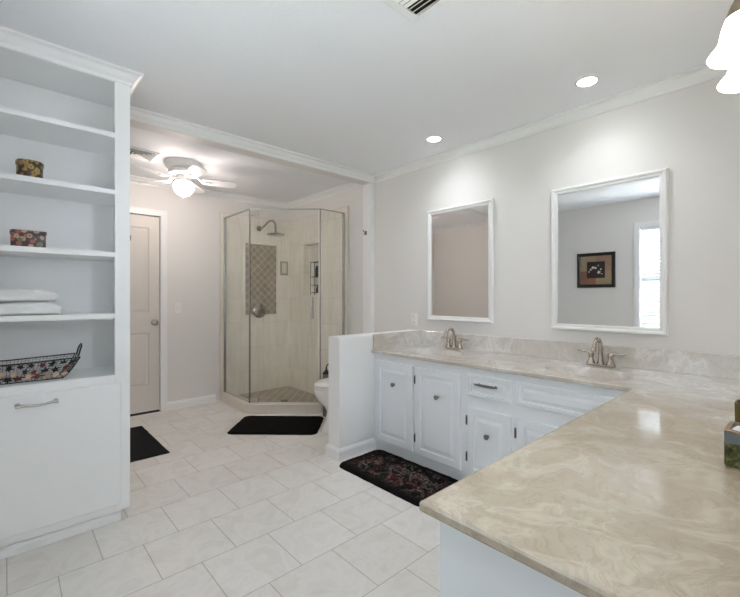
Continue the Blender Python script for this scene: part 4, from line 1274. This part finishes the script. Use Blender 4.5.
# picture on the left wall (seen in the near mirror)
pc = thing('framed_picture', 'black framed abstract picture of white blossoms, seen in the near mirror', 'picture', (XL, 1.892, 1.577))
ya, yb_, za, zb = 1.66, 2.124, 1.341, 1.806
mpw = lambda u, v, w: (XL + 0.0005 + w, u, v)
MB().frame(mpw, ya, yb_, za, zb, [(0, 0), (0.042, 0), (0.042, 0.014), (0.03, 0.024), (0.004, 0.026), (0, 0.022)]).build('frame', M['picframe'], pc)
x0, x1 = XL + 0.002, XL + 0.006
ym, zmid = (ya + yb_) / 2, (za + zb) / 2
MB().box(x0, x1, ya + 0.04, yb_ - 0.04, za + 0.04, zb - 0.04).build('art_print', M['art_tan'], pc)
MB().box(x1, x1 + 0.0012, ym, yb_ - 0.04, za + 0.04, zmid - 0.01).build('rust_patch', M['art_rust'], pc)
MB().box(x1, x1 + 0.0012, ya + 0.04, ym, zmid - 0.01, zb - 0.04).build('pale_patch', M['art_pale'], pc)
MB().box(x1 + 0.0012, x1 + 0.003, ym - 0.11, ym + 0.11, zmid - 0.105, zmid + 0.115).build('dark_square', M['art_dark'], pc)
rp = random.Random(3)
for (cy_, cz_, r) in ((0.035, 0.035, 0.022), (0.062, 0.010, 0.016), (0.004, 0.030, 0.020), (-0.038, -0.030, 0.026), (-0.062, 0.012, 0.014), (0.085, -0.02, 0.011), (-0.03, 0.062, 0.011), (-0.075, -0.05, 0.010)):
    p = []
    for i in range(20):
        a = 2 * PI * i / 20
        q = r * (0.72 + 0.28 * math.cos(5 * a + rp.random()))
        p.append((ym + cy_ + q * math.cos(a), zmid + cz_ + q * math.sin(a)))
    MB().prism(p, 'x', x1 + 0.003, x1 + 0.0042).build('blossom', M['art_petal'], pc)

# ------------------------------------------------------------------ things on the near counter
gx, gy = 1.328, 0.138
gb = thing('tissue_box', 'square green marbled box with white tissue in its open top', 'box', (gx + 0.055, gy - 0.055, CT))
x0, x1, y0, y1 = gx, gx + 0.115, gy - 0.115, gy
cxm, cym = (x0 + x1) / 2, (y0 + y1) / 2
MB().loft([[(x, y, z_) for x, y in rrect(cxm, cym, 0.0575 - i_, 0.0575 - i_, 0.010, 4)] for z_, i_ in ((CT + 0.0005, 0.003), (CT + 0.006, 0.0), (CT + 0.060, 0.0))]).build('box_body', M['green'], gb, smooth=40)
MB().loft([[(x, y, z_) for x, y in rrect(cxm, cym, 0.0575 - i_, 0.0575 - i_, 0.010, 4)] for z_, i_ in ((CT + 0.060, 0.0), (CT + 0.086, 0.0))]).build('glaze_band', M['greenband'], gb, smooth=40)
MB().frame(lambda u, v, w: (u, v, CT + 0.086 + w), x0 + 0.001, x1 - 0.001, y0 + 0.001, y1 - 0.001, [(0, 0), (0.010, 0), (0.010, 0.004), (0, 0.004)]).build('rim', M['brownrim'], gb, bevel=0.001)
MB().loft([[(cxm + r * math.cos(a + tw), cym + r * (1 + 0.25 * math.cos(3 * a)) * math.sin(a + tw), z_) for a in [2 * PI * j / 20 for j in range(20)]] for r, z_, tw in ((0.040, CT + 0.0865, 0), (0.036, CT + 0.095, 0.2), (0.018, CT + 0.099, 0.5))]).build('tissue', M['tissue'], gb, smooth=60)
tx, ty = 1.585, 0.105
tj = thing('tumbler', 'taller olive square tumbler behind the green tissue box', 'tumbler', (tx, ty, CT))
MB().loft([[(x, y, z_) for x, y in rrect(tx, ty, h_, h_, 0.008, 4)] for z_, h_ in ((CT + 0.0005, 0.028), (CT + 0.006, 0.031), (CT + 0.118, 0.033), (CT + 0.118, 0.028), (CT + 0.012, 0.026))]).build('tumbler_body', M['olive'], tj, smooth=40)
